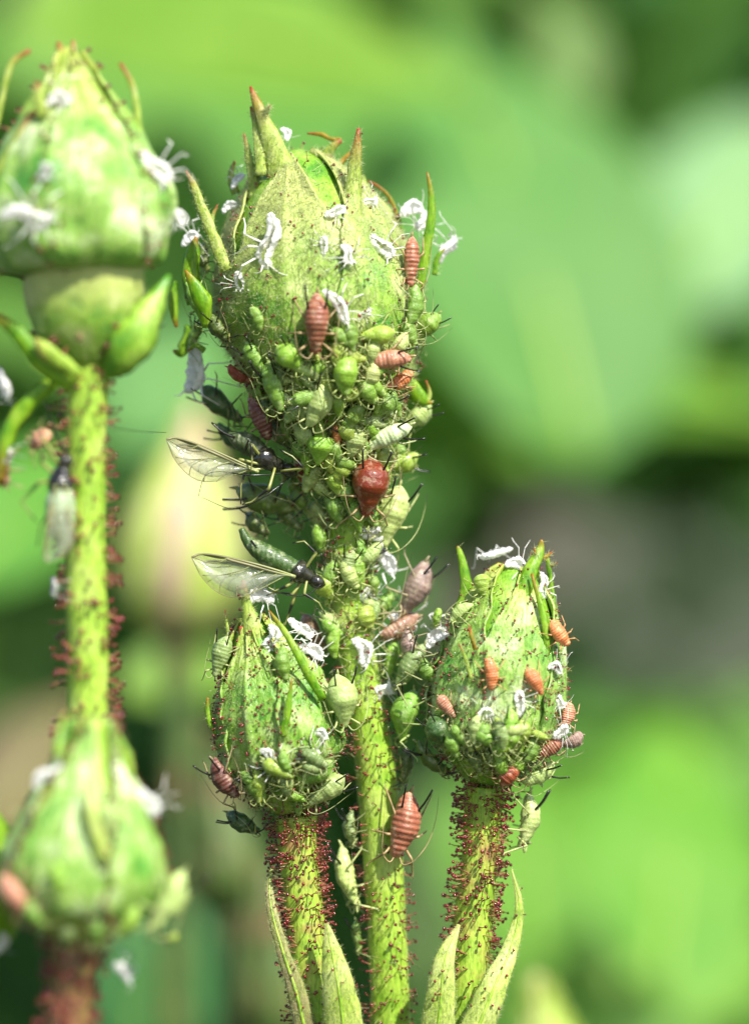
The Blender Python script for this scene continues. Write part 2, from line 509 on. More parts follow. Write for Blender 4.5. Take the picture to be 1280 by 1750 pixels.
BGL = [  # px, py, Y, length px, width px, angle, normal, colours with a pale haze mixed in, label
    (650, 260, 59, 860, 460, 60, (.4, -.6, .7), (0.081, 0.229, 0.030), (0.111, 0.262, 0.042), 'soft mid-green blurred leaf directly behind the right shoulder of the tall bud'),
    (230, 180, 56, 660, 380, 100, (.35, -.6, .7), (0.081, 0.229, 0.030), (0.111, 0.262, 0.042), 'soft mid-green blurred leaf between the two tall bud tips'),
    (760, 620, 61, 600, 360, 40, (.4, -.6, .7), (0.081, 0.229, 0.030), (0.111, 0.262, 0.042), 'mid-green blurred leaf right of the waist of the tall bud'),
    (390, 230, 63, 620, 330, 120, (.4, -.6, .7), (0.081, 0.229, 0.030), (0.111, 0.262, 0.042), 'soft mid-green blurred leaf behind the left shoulder of the tall bud'),
    (1090, 330, 71, 520, 170, 80, (.2, -.8, .4), (0.049, 0.155, 0.025), (0.072, 0.188, 0.032), 'dark green blurred leaf between the mid-green one and the pale one'),
    (470, 70, 46, 900, 470, 18, (.35, -.55, .75), (0.118, 0.250, 0.016), (0.146, 0.289, 0.026), 'broad blurred yellow-green leaf behind the tip of the tall centre bud'),
    (875, 345, 52, 980, 560, 96, (.3, -.75, .55), (0.077, 0.222, 0.036), (0.104, 0.254, 0.051), 'large soft mid-green leaf filling the space right of the tall centre bud'),
    (1270, 320, 63, 760, 290, 58, (.4, -.6, .7), (0.186, 0.347, 0.142), (0.227, 0.397, 0.183), 'pale whitish-green blurred leaf at the right edge of the picture'),
    (1010, 655, 56, 960, 300, 12, (.3, -.6, .7), (0.084, 0.229, 0.014), (0.112, 0.256, 0.018), 'long bright green blurred leaf lying across the right above the dark gap'),
    (800, 762, 61, 560, 120, 12, (.3, -.6, .7), (0.072, 0.222, 0.012), (0.092, 0.249, 0.016), 'narrow bright green blurred leaf just above the dark gap beside the dark red aphid'),
    (1150, 1420, 46, 620, 330, 74, (.3, -.65, .65), (0.092, 0.276, 0.017), (0.126, 0.308, 0.025), 'big bright green blurred leaf right of the right-hand bud stem'),
    (1180, 1640, 52, 560, 260, 30, (.4, -.6, .65), (0.138, 0.308, 0.034), (0.165, 0.343, 0.052), 'light green blurred leaf in the lower right corner'),
    (880, 1400, 65, 560, 300, 80, (.3, -.6, .7), (0.086, 0.249, 0.016), (0.118, 0.276, 0.022), 'bright green blurred leaf directly behind the right-hand bud stem'),
    (1110, 1255, 70, 420, 90, 8, (.3, -.3, -.9), (0.029, 0.092, 0.011), (0.043, 0.131, 0.017), 'dark green blurred leaf edge under the grey gap on the right'),
    (40, 860, 41, 420, 250, 60, (.3, -.65, .65), (0.065, 0.236, 0.020), (0.092, 0.262, 0.029), 'bright green blurred leaf at the left edge beside the tall left stem'),
    (40, 1110, 50, 300, 190, 30, (.1, -.95, -.1), (0.042, 0.111, 0.016), (0.070, 0.158, 0.026), 'dull dark green blurred leaf at the left edge below the bright one'),
    (280, 360, 50, 560, 260, 80, (.25, -.8, .45), (0.086, 0.236, 0.031), (0.125, 0.276, 0.050), 'soft green blurred leaf between the left bud and the tall centre bud'),
    (300, 640, 45, 330, 200, 40, (.2, -.85, .4), (0.072, 0.223, 0.044), (0.098, 0.262, 0.057), 'bluish green blurred leaf just below the left bud'),
    (330, 1150, 30, 260, 130, 25, (.3, -.6, .6), (0.122, 0.251, 0.021), (0.146, 0.276, 0.030), 'small light green blurred leaf under the pinkish background bud'),
    (270, 1640, 44, 340, 260, 80, (.15, -.95, .1), (0.030, 0.131, 0.032), (0.044, 0.157, 0.041), 'bluish dark green blurred leaf at the bottom left'),
    (70, 1300, 44, 330, 200, 60, (.2, -.8, .5), (0.132, 0.100, 0.041), (0.172, 0.127, 0.054), 'brownish pink blurred leaf behind the lower left bud'),
    (960, 50, 62, 330, 110, 84, (.4, -.6, .7), (0.133, 0.218, 0.065), (0.163, 0.251, 0.082), 'pale greyish highlight, shaped as a narrow blurred leaf, at the top of the picture'),  # pale highlight painted as its own narrow leaf
    (1130, 520, 59, 150, 60, 40, (.4, -.6, .6), (0.250, 0.180, 0.032), (0.277, 0.200, 0.041), 'small orange-brown blurred leaf tip under the pale leaf on the right'),
    (740, 1480, 63, 460, 110, 88, (.1, -.9, .3), (0.110, 0.184, 0.054), (0.121, 0.212, 0.072), 'grey-green narrow blurred leaf between the centre and right stems'),
    (1180, 60, 68, 520, 230, 35, (-.5, -.7, -.1), (0.057, 0.180, 0.026), (0.081, 0.212, 0.033), 'dark green blurred leaf in the upper right corner'),
    (130, 60, 56, 300, 160, 50, (.3, -.7, .5), (0.111, 0.249, 0.029), (0.123, 0.276, 0.038), 'soft green blurred leaf above the left bud'),
    (1080, 1560, 44, 330, 70, 68, (.35, -.6, .7), (0.164, 0.330, 0.065), (0.195, 0.363, 0.082), 'pale streaked blurred leaf fold low on the right'),
]


def background_leaves():
    for k, (px, py, Y, L, W, ang, n, c1, c2, lab) in enumerate(BGL):
        s = (F + Y) / F / 100
        V, Fc, T = leaf_grid(L * s, W * s, 20, 8, .12, .15, 11, k * 1.7)
        a = math.radians(ang)
        B = basis((math.cos(a), 0.15, math.sin(a)), n)
        # widen so that the tilted leaf still spans its width in the picture
        V = V @ B.T
        c = P(px, py, Y)
        o = obj('leaf', make_mesh('leaf', V, Fc, T), mat_leaf('blurred_leaf_%d' % k, c1, c2, .25, .45))
        o.location = tuple(c)
        tag(o, lab, 'leaf', 'blurred leaves in the background')
        Vv, Fv, Tv = tube([(B @ np.array([(u - .5) * L * s, 0, -.12 * L * s * (u - .5) ** 2 * 2 + .003 * L * s])) for u in np.linspace(0, 1, 12)],
                          np.linspace(.012, .003, 12) * L * s, 6)
        obj('midrib', make_mesh('midrib', Vv, Fv, Tv), M['stem'], o)


# ------------------------------------------------------------------ buds
SURF = {}            # meshes insects may stand on


def add_surf(V, Fc, keys=('all',)):
    for k in keys:
        SURF.setdefault(k, []).append((np.asarray(V), [list(map(int, f)) for f in Fc]))


class Bud:
    def __init__(s, base, apex, prof, seed=0, rough=.03):
        s.B, s.A = np.array(base, float), np.array(apex, float)
        s.ax = nrm(s.A - s.B); s.L = np.linalg.norm(s.A - s.B)
        e = np.array([0, -1.0, 0]); s.e1 = nrm(e - s.ax * np.dot(e, s.ax)); s.e2 = nrm(np.cross(s.ax, s.e1))
        if s.e2[0] < 0: s.e2 = -s.e2
        p = np.array(prof, float)
        ts = spline(p, 200); s.tt, s.rr = ts[:, 0], np.maximum(ts[:, 1], 0.01)
        s.seed, s.rough = seed, rough

    def r(s, t): return np.interp(t, s.tt, s.rr)

    def pt(s, t, th, off=0.0):
        d = math.cos(th) * s.e1 + math.sin(th) * s.e2
        c = s.B + (s.A - s.B) * t
        r = s.r(t)
        r += s.rough * r * noise.noise(Vector((c + d * r) * 1.3) + Vector((s.seed, 0, 0))) + off
        return c + d * r

    def solid(s, nt=40, ns=36, t0=0.0, t1=1.0):
        V, T = [], []
        for i in range(nt + 1):
            t = t0 + (t1 - t0) * i / nt
            for j in range(ns):
                V.append(s.pt(t, 2 * math.pi * j / ns)); T.append(t)
        Fc = [[i * ns + j, i * ns + (j + 1) % ns, (i + 1) * ns + (j + 1) % ns, (i + 1) * ns + j] for i in range(nt) for j in range(ns)]
        V += [s.B + (s.A - s.B) * t0, s.B + (s.A - s.B) * t1]; T += [t0, t1]
        Fc += [[len(V) - 2, (j + 1) % ns, j] for j in range(ns)] + [[len(V) - 1, nt * ns + j, nt * ns + (j + 1) % ns] for j in range(ns)]
        return np.array(V), Fc, np.array(T)

    def sepal(s, th, hw, t0=.25, t1=1.0, off=.05, nt=36, nu=30, twist=0.0, lift=.05, pw=2.2):
        V, T, E = [], [], []
        for i in range(nt + 1):
            q = i / nt; t = t0 + (t1 - t0) * q
            h = hw * (1 - q ** pw) ** .75 + .10 * (1 - q) + .03
            h *= .75 + .25 * min(1, q / .15)
            for j in range(nu + 1):
                u = j / nu * 2 - 1
                o = off + .07 * math.exp(-(u / .13) ** 2) * (1 - .4 * q) + lift * abs(u) ** 5 + .05 * noise.noise(Vector((u * 2 + s.seed, q * 6, th)))
                o += .025 * math.sin(q * 40 + th * 5) * (abs(u) > .85)
                o += .010 * math.cos(u * 26 + .8 * math.sin(q * 5)) * (1 - q * .5)
                if i == 0: o = -.03
                a = th + twist * q + u * h + .03 * math.sin(q * 23 + th * 3) * abs(u)
                V.append(s.pt(t, a, o)); T.append(q)
                if abs(u) > .95: E.append((t, a, o))
        n1 = nu + 1
        Fc = [[i * n1 + j, i * n1 + j + 1, (i + 1) * n1 + j + 1, (i + 1) * n1 + j] for i in range(nt) for j in range(nu)]
        # outward winding
        a, b, c = np.array(V)[Fc[nt // 2 * nu + nu // 2][:3]]
        if np.dot(np.cross(b - a, c - a), a - (s.B + s.A) / 2) < 0: Fc = [f[::-1] for f in Fc]
        return np.array(V), Fc, np.array(T), E


def solidify(o, th=.03):
    md = o.modifiers.new('thickness', 'SOLIDIFY'); md.thickness = th; md.offset = -1
    return o


def blade(pts, rad, seg=8, flat=.45, n=18, rough=.25, teeth=True):
    """Thick narrow leafy lobe along a path with small teeth."""
    path = spline(pts, n)
    r = spline(np.array(rad, float), n)[:, 0]
    V, Fc, T = tube(path, np.maximum(r, .006), seg, True, rough, 5, flat)
    return V, Fc, T


def fuzz_part(parent, V, Fc, n, L=.10, wd=.0035, spread=.7, keep=None, name='downy_hairs', up=0.0):
    p, N = sample(V, Fc, n, keep)
    v, f = needles(p, N, L, wd, spread, up)
    return part(name, v, f, M['down'], parent, kind='stuff', smooth=False)


def gland_part(parent, V, Fc, n, L=.14, sw=.009, hr=.024, keep=None, spread=.25, droop=0.0):
    p, N = sample(V, Fc, n, keep)
    v, f, t, m = glands(p, N, L, sw, hr, spread, droop)
    return part('gland_hairs', v, f, [M['stalk'], M['gland']], parent, T=t, M=m, kind='stuff')


def debris_part(parent, V, Fc, n, keep=None, s=.03):
    """Crumbs of shed skin and dust lying on the surface."""
    p, N = sample(V, Fc, n, keep)
    oc = np.array([[1, 0, 0], [-1, 0, 0], [0, 1, 0], [0, -1, 0], [0, 0, 1], [0, 0, -1]], float)
    of = np.array([[0, 2, 4], [2, 1, 4], [1, 3, 4], [3, 0, 4], [2, 0, 5], [1, 2, 5], [3, 1, 5], [0, 3, 5]])
    VV = []
    for q, nn in zip(p, N):
        R = rng.normal(0, 1, (3, 3)); R /= np.linalg.norm(R, axis=1)[:, None]
        VV.append((oc * (s * rng.uniform(.2, 1, (6, 1)) * np.array([rng.uniform(.6, 2.4), .6, .45]))) @ R + q + nn * s * .3)
    Fc2 = (np.arange(n)[:, None, None] * 6 + of[None]).reshape(-1, 3)
    return part('debris', np.vstack(VV), Fc2, M['debris'], parent, kind='stuff', smooth=False)


def fibre_part(parent, V, Fc, n, L, keep=None, wd=.007):
    """Broken aphid legs and feelers stuck to the surface."""
    p, N = sample(V, Fc, n, keep)
    d = N * .55 + rng.normal(0, .8, N.shape); d /= np.linalg.norm(d, axis=1)[:, None]
    v1, f1 = needles(p + N * .02, d, L, wd, .1)
    tip = v1.reshape(-1, 4, 3)[:, 3]
    v2, f2 = needles(tip[::2], rng.normal(0, 1, (len(tip[::2]), 3)), L * .6, wd * .8, .1)
    return part('leg_fragments', np.vstack([v1, v2]), np.vstack([f1, f2 + len(v1)]), M['fibre'], parent, kind='stuff', smooth=False)


def stem_part(root, pts, rad, mat, n=50, seg=20, rough=.10, surf=('all',), name='stem'):
    path = spline(pts, n); r = spline(np.array(rad, float), n)[:, 0]
    V, Fc, T = tube(path, r, seg, True, rough, 1.6)
    o = part(name, V, Fc, mat, root, T=T)
    if surf: add_surf(V, Fc, surf)
    return o, V, Fc


def lobes(root, items, Y0, matkey='tip', fuzz=0, name='sepal_lobe', glandn=0):
    out = []
    for it in items:
        pts, rad = it[0], it[1]
        mk = it[2] if len(it) > 2 else matkey
        W = [P(a, b, c + Y0) for a, b, c in pts]
        V, Fc, T = blade(W, rad)
        o = part(name, V, Fc, M[mk], root, T=T)
        if fuzz: fuzz_part(o, V, Fc, fuzz, .09)
        if glandn: gland_part(o, V, Fc, glandn, .05, .007, .016)
        out.append(o)
    return out


# ---- the tall centre bud
def main_bud():
    root = empty('rose_bud', P(668, 1790, .2), 'tallest sharp rose bud at the centre, downy green and crowded with aphids', 'rose bud')
    b = Bud(P(608, 880, .1), P(500, 258, .1), [(0, .38), (.06, .48), (.13, .66), (.22, .92), (.32, 1.20), (.44, 1.48), (.56, 1.66), (.66, 1.62), (.78, 1.36), (.88, .98), (.95, .62), (1.0, .18)], 1.0, .06)
    V, Fc, T = b.solid(48, 48)
    part('hip', V, Fc, M['bud'], root, T=T)
    add_surf(V, Fc, ('all', 'main'))
    debris_part(root, V, Fc, 1100, keep=lambda c: (c[:, 1] < .6) & (c[:, 2] < 5.3), s=.028)
    gland_part(root, V, Fc, 520, .13, .008, .020, keep=lambda c: (c[:, 1] < .8) * (1.0 * (c[:, 2] < 3.6) + .5))
    fuzz_part(root, V, Fc, 4000, .08, .003, .8)
    fibre_part(root, V, Fc, 1300, .22, keep=lambda c: (c[:, 1] < .8) * (.25 + 1.0 * (c[:, 2] < 3.4)))
    sep = []
    for k, (th, hw, mk) in enumerate([(-22, .72, 'sepal'), (50, .70, 'sepal'), (122, .7, 'sepal'), (194, .72, 'sepal'), (262, .70, 'sepal')]):
        Vs, Fs, Ts, E = b.sepal(math.radians(th), hw, .30, .99, .05 + .035 * (k % 2), lift=.075, pw=3.0, twist=.22)
        o = solidify(part('sepal', Vs, Fs, M[mk], root, T=Ts), .035)
        add_surf(Vs, Fs, ('all', 'main'))
        dens = 7000 if k in (0, 1, 4) else 2500
        fuzz_part(o, Vs, Fs, dens, .11, .0032, .8, keep=lambda c: .12 + 1.0 / (1 + np.exp(-(c[:, 2] - 3.9) * 1.6)))
        debris_part(o, Vs, Fs, 190, s=.024); gland_part(o, Vs, Fs, 55, .07, .007, .019)
        fibre_part(o, Vs, Fs, 130, .16, wd=.006)
        pe = np.array([b.pt(t, a, of) for t, a, of in E if rng.random() < .3])
        ne = np.array([nrm(q - (b.B + b.ax * np.dot(q - b.B, b.ax))) for q in pe])
        v, f, t_, m_ = glands(pe, ne, .11, .008, .022, .4)
        part('gland_hairs', v, f, [M['stalk'], M['gland']], o, T=t_, M=m_, kind='stuff')
        sep.append(o)
    # free tips and side lobes of the sepals, each a thick narrow lobe
    Y = 0
    lobes(sep[0], [([(520, 420, -.6), (500, 340, -.45), (478, 280, -.45), (458, 225, -.5), (440, 180, -.5), (428, 148, -.45)], [.3, .44, .26, .15, .09, .02])], Y, 'tip', 1500, 'sepal_tip', 14)
    lobes(sep[0], [([(446, 300, -.5), (443, 250, -.45), (436, 205, -.4), (429, 182, -.4)], [.10, .09, .06, .02], 'tip'),
                   ([(446, 200, -.5), (455, 190, -.55), (462, 180, -.6)], [.05, .04, .015], 'tip')], Y, 'tip', 350)
    lobes(sep[1], [([(590, 440, -1.0), (598, 380, -.95), (603, 320, -.85), (608, 265, -.85), (613, 219, -.85)], [.1, .20, .14, .10, .03])], Y, 'tip', 1200, 'sepal_tip', 10)
    lobes(sep[2], [([(530, 320, .1), (548, 280, 0), (568, 252, -.1), (583, 240, -.1)], [.22, .13, .07, .04], 'tip')], Y, 'tip', 500, 'sepal_tip')
    lobes(sep[2], [([(583, 240, -.1), (565, 238, 0), (548, 230, .05), (525, 228, .1)], [.045, .035, .04, .012], 'tip_orange'),
                   ([(566, 300, .3), (590, 270, .3), (608, 255, .3)], [.05, .04, .02], 'tip_orange'),
                   ([(527, 290, .3), (532, 268, .3), (535, 254, .3)], [.07, .07, .03], 'tip_green')], Y)
    lobes(sep[3], [([(640, 400, .5), (668, 375, .4), (676, 362, .3), (664, 335, .3), (645, 318, .3), (628, 309, .3)], [.06, .05, .035, .03, .028, .012], 'tip_orange'),
                   ([(672, 430, .2), (682, 395, .2), (680, 365, .2)], [.09, .07, .03], 'tip_green')], Y)
    lobes(sep[4], [([(388, 462, -1.0), (366, 410, -.9), (345, 355, -.8), (330, 315, -.75), (318, 292, -.7)], [.11, .10, .095, .06, .015], 'tip'),
                   ([(436, 340, -.3), (430, 295, -.3), (423, 255, -.3), (417, 228, -.3)], [.10, .075, .05, .012], 'tip')], Y, 'tip', 600)
    lobes(sep[4], [([(352, 560, -.9), (348, 520, -1.0), (334, 490, -1.0), (317, 462, -1.0)], [.05, .14, .12, .02], 'tip_green'),
                   ([(334, 520, -.4), (326, 470, -.4), (330, 430, -.4), (336, 405, -.4)], [.14, .15, .12, .03], 'tip_green')], Y)
    lobes(sep[1], [([(716, 500, -.3), (726, 440, -.3), (736, 380, -.3), (737, 335, -.3), (730, 294, -.3)], [.07, .08, .075, .055, .012], 'tip_green')], Y, 'tip_green', 120)
    # leafy ragged lobes low on the left
    lobes(sep[4], [([(330, 560, .3), (312, 600, .3), (296, 600, .3)], [.12, .1, .02], 'tip_green'),
                   ([(300, 480, .3), (296, 520, .3), (302, 560, .3)], [.03, .09, .03], 'tip_green')], Y)
    lobes(sep[4], [([(405, 330, .2), (396, 300, .2), (402, 275, .2)], [.08, .06, .015], 'tip'),
                   ([(372, 420, -.2), (362, 380, -.2), (372, 350, -.2)], [.05, .05, .012], 'tip'),
                   ([(350, 600, -.2), (334, 590, -.2), (322, 600, -.2)], [.05, .04, .015], 'tip_green')], Y, 'tip', 60)
    lobes(sep[3], [([(620, 300, .6), (628, 330, .4), (632, 360, .3)], [.02, .06, .08], 'tip'),
                   ([(650, 380, .1), (662, 400, 0), (680, 410, 0)], [.06, .05, .015], 'tip_orange'),
                   ([(742, 470, 0), (748, 440, 0), (760, 425, 0)], [.05, .045, .012], 'tip_green')], Y, 'tip', 60)
    # right lower ragged lobes
    lobes(sep[1], [([(690, 640, .0), (718, 680, 0), (738, 690, 0)], [.12, .12, .02], 'tip_green'),
                   ([(700, 730, .2), (732, 680, .1), (728, 650, 0)], [.05, .05, .015], 'tip')], Y)
    st, Vs, Fs = stem_part(root, [P(606, 880, .1), P(596, 960, .1), P(600, 1050, .1), P(612, 1140, .1), P(632, 1240, .1), P(646, 1360, .1), P(656, 1500, .1), P(664, 1640, .1), P(668, 1790, .2)],
                           [.46, .38, .34, .32, .33, .35, .33, .33, .34], M['stem'], 70, 24)
    gland_part(st, Vs, Fs, 520, .17, .009, .022, keep=lambda c: (c[:, 1] < .25))
    fuzz_part(st, Vs, Fs, 5000, .05, .0022, .9)
    debris_part(st, Vs, Fs, 260, keep=lambda c: (c[:, 1] < .1) & (c[:, 2] > -3.5), s=.028)
    fibre_part(st, Vs, Fs, 420, .20, keep=lambda c: (c[:, 1] < .3) * (.08 + 1.0 * (c[:, 2] > -3.2)))
    return b


def side_bud(root, base, apex, prof, thetas, mk, seed, dens=2500, t0=.22, hipm='bud'):
    b = Bud(base, apex, prof, seed, .05)
    V, Fc, T = b.solid(36, 40)
    part('hip', V, Fc, M[hipm], root, T=T)
    add_surf(V, Fc)
    sep = []
    for k, th in enumerate(thetas):
        Vs, Fs, Ts, E = b.sepal(math.radians(th), .68, t0, .985, .035 + .03 * (k % 2), lift=.065, pw=2.6, twist=.18)
        o = solidify(part('sepal', Vs, Fs, M[mk], root, T=Ts), .03)
        add_surf(Vs, Fs)
        fuzz_part(o, Vs, Fs, dens, .05, .0022, .8)
        debris_part(o, Vs, Fs, 90, s=.020); gland_part(o, Vs, Fs, 60, .08, .007, .018)
        fibre_part(o, Vs, Fs, 26, .13, wd=.006)
        pe = np.array([b.pt(t, a, of) for t, a, of in E if rng.random() < .45])
        ne = np.array([nrm(q - (b.B + b.ax * np.dot(q - b.B, b.ax))) for q in pe])
        v, f, t_, m_ = glands(pe, ne, .08, .007, .020, .4)
        part('gland_hairs', v, f, [M['stalk'], M['gland']], o, T=t_, M=m_, kind='stuff')
        sep.append(o)
    gland_part(root, V, Fc, 230, .13, .008, .021, keep=lambda c: c[:, 1] < b.B[1] + .4)
    debris_part(root, V, Fc, 300, keep=lambda c: c[:, 1] < b.B[1] + .4, s=.026)
    fibre_part(root, V, Fc, 320, .16, keep=lambda c: (c[:, 1] < b.B[1] + .5) * (.2 + 1.0 * (c[:, 2] < b.B[2] + 1.6)))
    return b, sep


def left_small_bud():
    root = empty('rose_bud', P(540, 1790, -.6), 'small sharp rose bud low on the left of the thick middle stem', 'rose bud')
    y = -.5
    b, sep = side_bud(root, P(506, 1385, y), P(428, 1048, y), [(0, .36), (.07, .56), (.18, .82), (.34, .98), (.52, .94), (.7, .72), (.85, .43), (.94, .25), (1, .10)],
                      (-28, 44, 116, 188, 260), 'sepal_blue', 3.0)
    lobes(sep[0], [([(438, 1100, -.3), (428, 1060, -.3), (420, 1025, -.3), (416, 992, -.25)], [.22, .15, .08, .03], 'tip'),
                   ([(420, 1025, -.3), (412, 1012, -.35), (404, 1008, -.35)], [.05, .045, .02], 'tip')], y, 'tip', 200, 'sepal_tip', 12)
    lobes(sep[1], [([(552, 1195, -.8), (520, 1140, -.9), (490, 1085, -.8), (460, 1043, -.6)], [.07, .07, .06, .015], 'tip_green'),
                   ([(484, 1258, -1.15), (492, 1210, -1.2), (499, 1160, -1.2)], [.07, .065, .015], 'tip_green')], y, 'tip_green', 60)
    lobes(sep[4], [([(376, 1262, -.3), (360, 1240, -.3), (355, 1215, -.3), (355, 1192, -.3)], [.03, .04, .04, .02], 'tip_green'),
                   ([(380, 1190, -.2), (398, 1150, -.2), (412, 1110, -.25), (412, 1070, -.3)], [.05, .08, .07, .03], 'tip'),
                   ([(392, 1095, -.1), (388, 1065, -.1), (385, 1042, -.1)], [.03, .025, .01], 'tip')], y, 'tip_green', 60)
    st, Vs, Fs = stem_part(root, [P(506, 1395, y), P(510, 1470, y), P(520, 1560, y), P(530, 1660, y), P(540, 1790, y)], [.36, .32, .33, .34, .35], M['stem_mottled'], 44, 24)
    gland_part(st, Vs, Fs, 680, .21, .010, .025, keep=lambda c: (c[:, 1] < y + .3) * (1.3 / (1 + np.exp(-(c[:, 2] + 6.8) * 1.1)) + .10), droop=.1)
    gland_part(root, *Bud.solid(b, 8, 30, 0, .14)[:2], 110, .15, .010, .025)


def right_small_bud():
    root = empty('rose_bud', P(790, 1790, -.4), 'small sharp rose bud on the right with orange young aphids on it', 'rose bud')
    y = -.4
    b, sep = side_bud(root, P(830, 1338, y), P(884, 962, y), [(0, .36), (.06, .60), (.15, .90), (.30, 1.05), (.48, 1.04), (.64, .92), (.80, .70), (.92, .44), (1, .16)],
                      (8, 80, 152, 224, 296), 'sepal_wax', 5.0)
    lobes(sep[0], [([(880, 1060, -.6), (894, 1010, -.5), (908, 970, -.4), (922, 940, -.3), (925, 922, -.3)], [.05, .13, .13, .08, .02], 'tip_green'),
                   ([(918, 955, -.3), (906, 946, -.35)], [.05, .012], 'tip_orange'), ([(928, 955, -.3), (944, 943, -.3)], [.05, .012], 'tip_orange'),
                   ([(915, 950, -.35), (912, 936, -.4)], [.04, .012], 'tip_orange')], y, 'tip_green', 60, 'sepal_tip')
    lobes(sep[1], [([(930, 1170, -.6), (934, 1100, -.75), (925, 1040, -.7), (908, 980, -.6)], [.05, .06, .055, .02], 'tip_green'),
                   ([(945, 1090, .1), (948, 1050, .1), (942, 1010, .1), (936, 960, .1), (932, 948, .1)], [.08, .055, .045, .035, .01], 'tip_green'),
                   ([(940, 968, 0), (952, 962, -.1)], [.03, .01], 'tip_orange')], y, 'tip_green', 40)
    lobes(sep[4], [([(780, 1060, .1), (796, 1020, .1), (793, 975, .1), (784, 940, .1), (781, 933, .1)], [.14, .11, .085, .04, .012], 'tip_green'),
                   ([(812, 1110, -1.1), (806, 1090, -1.2), (802, 1068, -1.2)], [.04, .035, .01], 'tip_orange'),
                   ([(805, 1160, -1.1), (795, 1125, -1.1), (784, 1100, -1.1)], [.03, .03, .01], 'tip')], y, 'tip_green', 40)
    st, Vs, Fs = stem_part(root, [P(828, 1345, y), P(822, 1430, y), P(814, 1520, y), P(804, 1620, y), P(790, 1790, y)], [.35, .31, .31, .33, .35], M['stem_mottled'], 44, 24)
    gland_part(st, Vs, Fs, 720, .21, .010, .025, keep=lambda c: (c[:, 1] < y + .3) * (1.3 / (1 + np.exp(-(c[:, 2] + 7.0) * 1.2)) + .08), droop=0)
    gland_part(root, *Bud.solid(b, 8, 30, 0, .12)[:2], 110, .15, .010, .025)


def bracts():
    for pts, rad, mk, lab in [
        ([(592, 1800, -1.2), (582, 1710, -1.3), (570, 1640, -1.3), (558, 1578, -1.2)], [.36, .30, .20, .03], 'bract', 'pale downy pointed bract standing in front of the left gland-covered stalk'),
        ([(530, 1800, -.9), (508, 1700, -1.0), (482, 1620, -1.0), (462, 1540, -.8), (464, 1475, -.5)], [.20, .16, .11, .08, .02], 'bract_brown', 'brown-edged curved bract along the left side of the left gland-covered stalk'),
        ([(742, 1800, -1.0), (752, 1720, -1.1), (760, 1640, -1.1), (784, 1580, -.9)], [.30, .26, .17, .03], 'bract', 'short pale bract curving in on the left of the right gland-covered stalk'),
        ([(800, 1800, -1.1), (838, 1700, -1.1), (872, 1620, -.8), (887, 1550, -.7), (874, 1485, -.6)], [.32, .24, .14, .07, .012], 'bract', 'long pale bract curling up on the right of the right gland-covered stalk')]:
        W = [P(*q) for q in pts]
        root = empty('bract', W[0], lab, 'bract', 'pale bracts at the foot of the bud stalks')
        V, Fc, T = blade(W, rad, 14, .35, 30, .12)
        o = part('bract_blade', V, Fc, M[mk], root, T=T)
        mp = spline(W, 24) + np.array([0, -1, 0]) * (spline(np.array(rad, float), 24) * .33)
        v_, f_, t_ = tube(mp, np.linspace(.035, .008, 24), 6)
        part('midrib', v_, f_, M['stem'], root, T=t_)
        fuzz_part(root, V, Fc, 3500, .07, .0026, .8)
        gland_part(root, V, Fc, 26, .07, .008, .02)


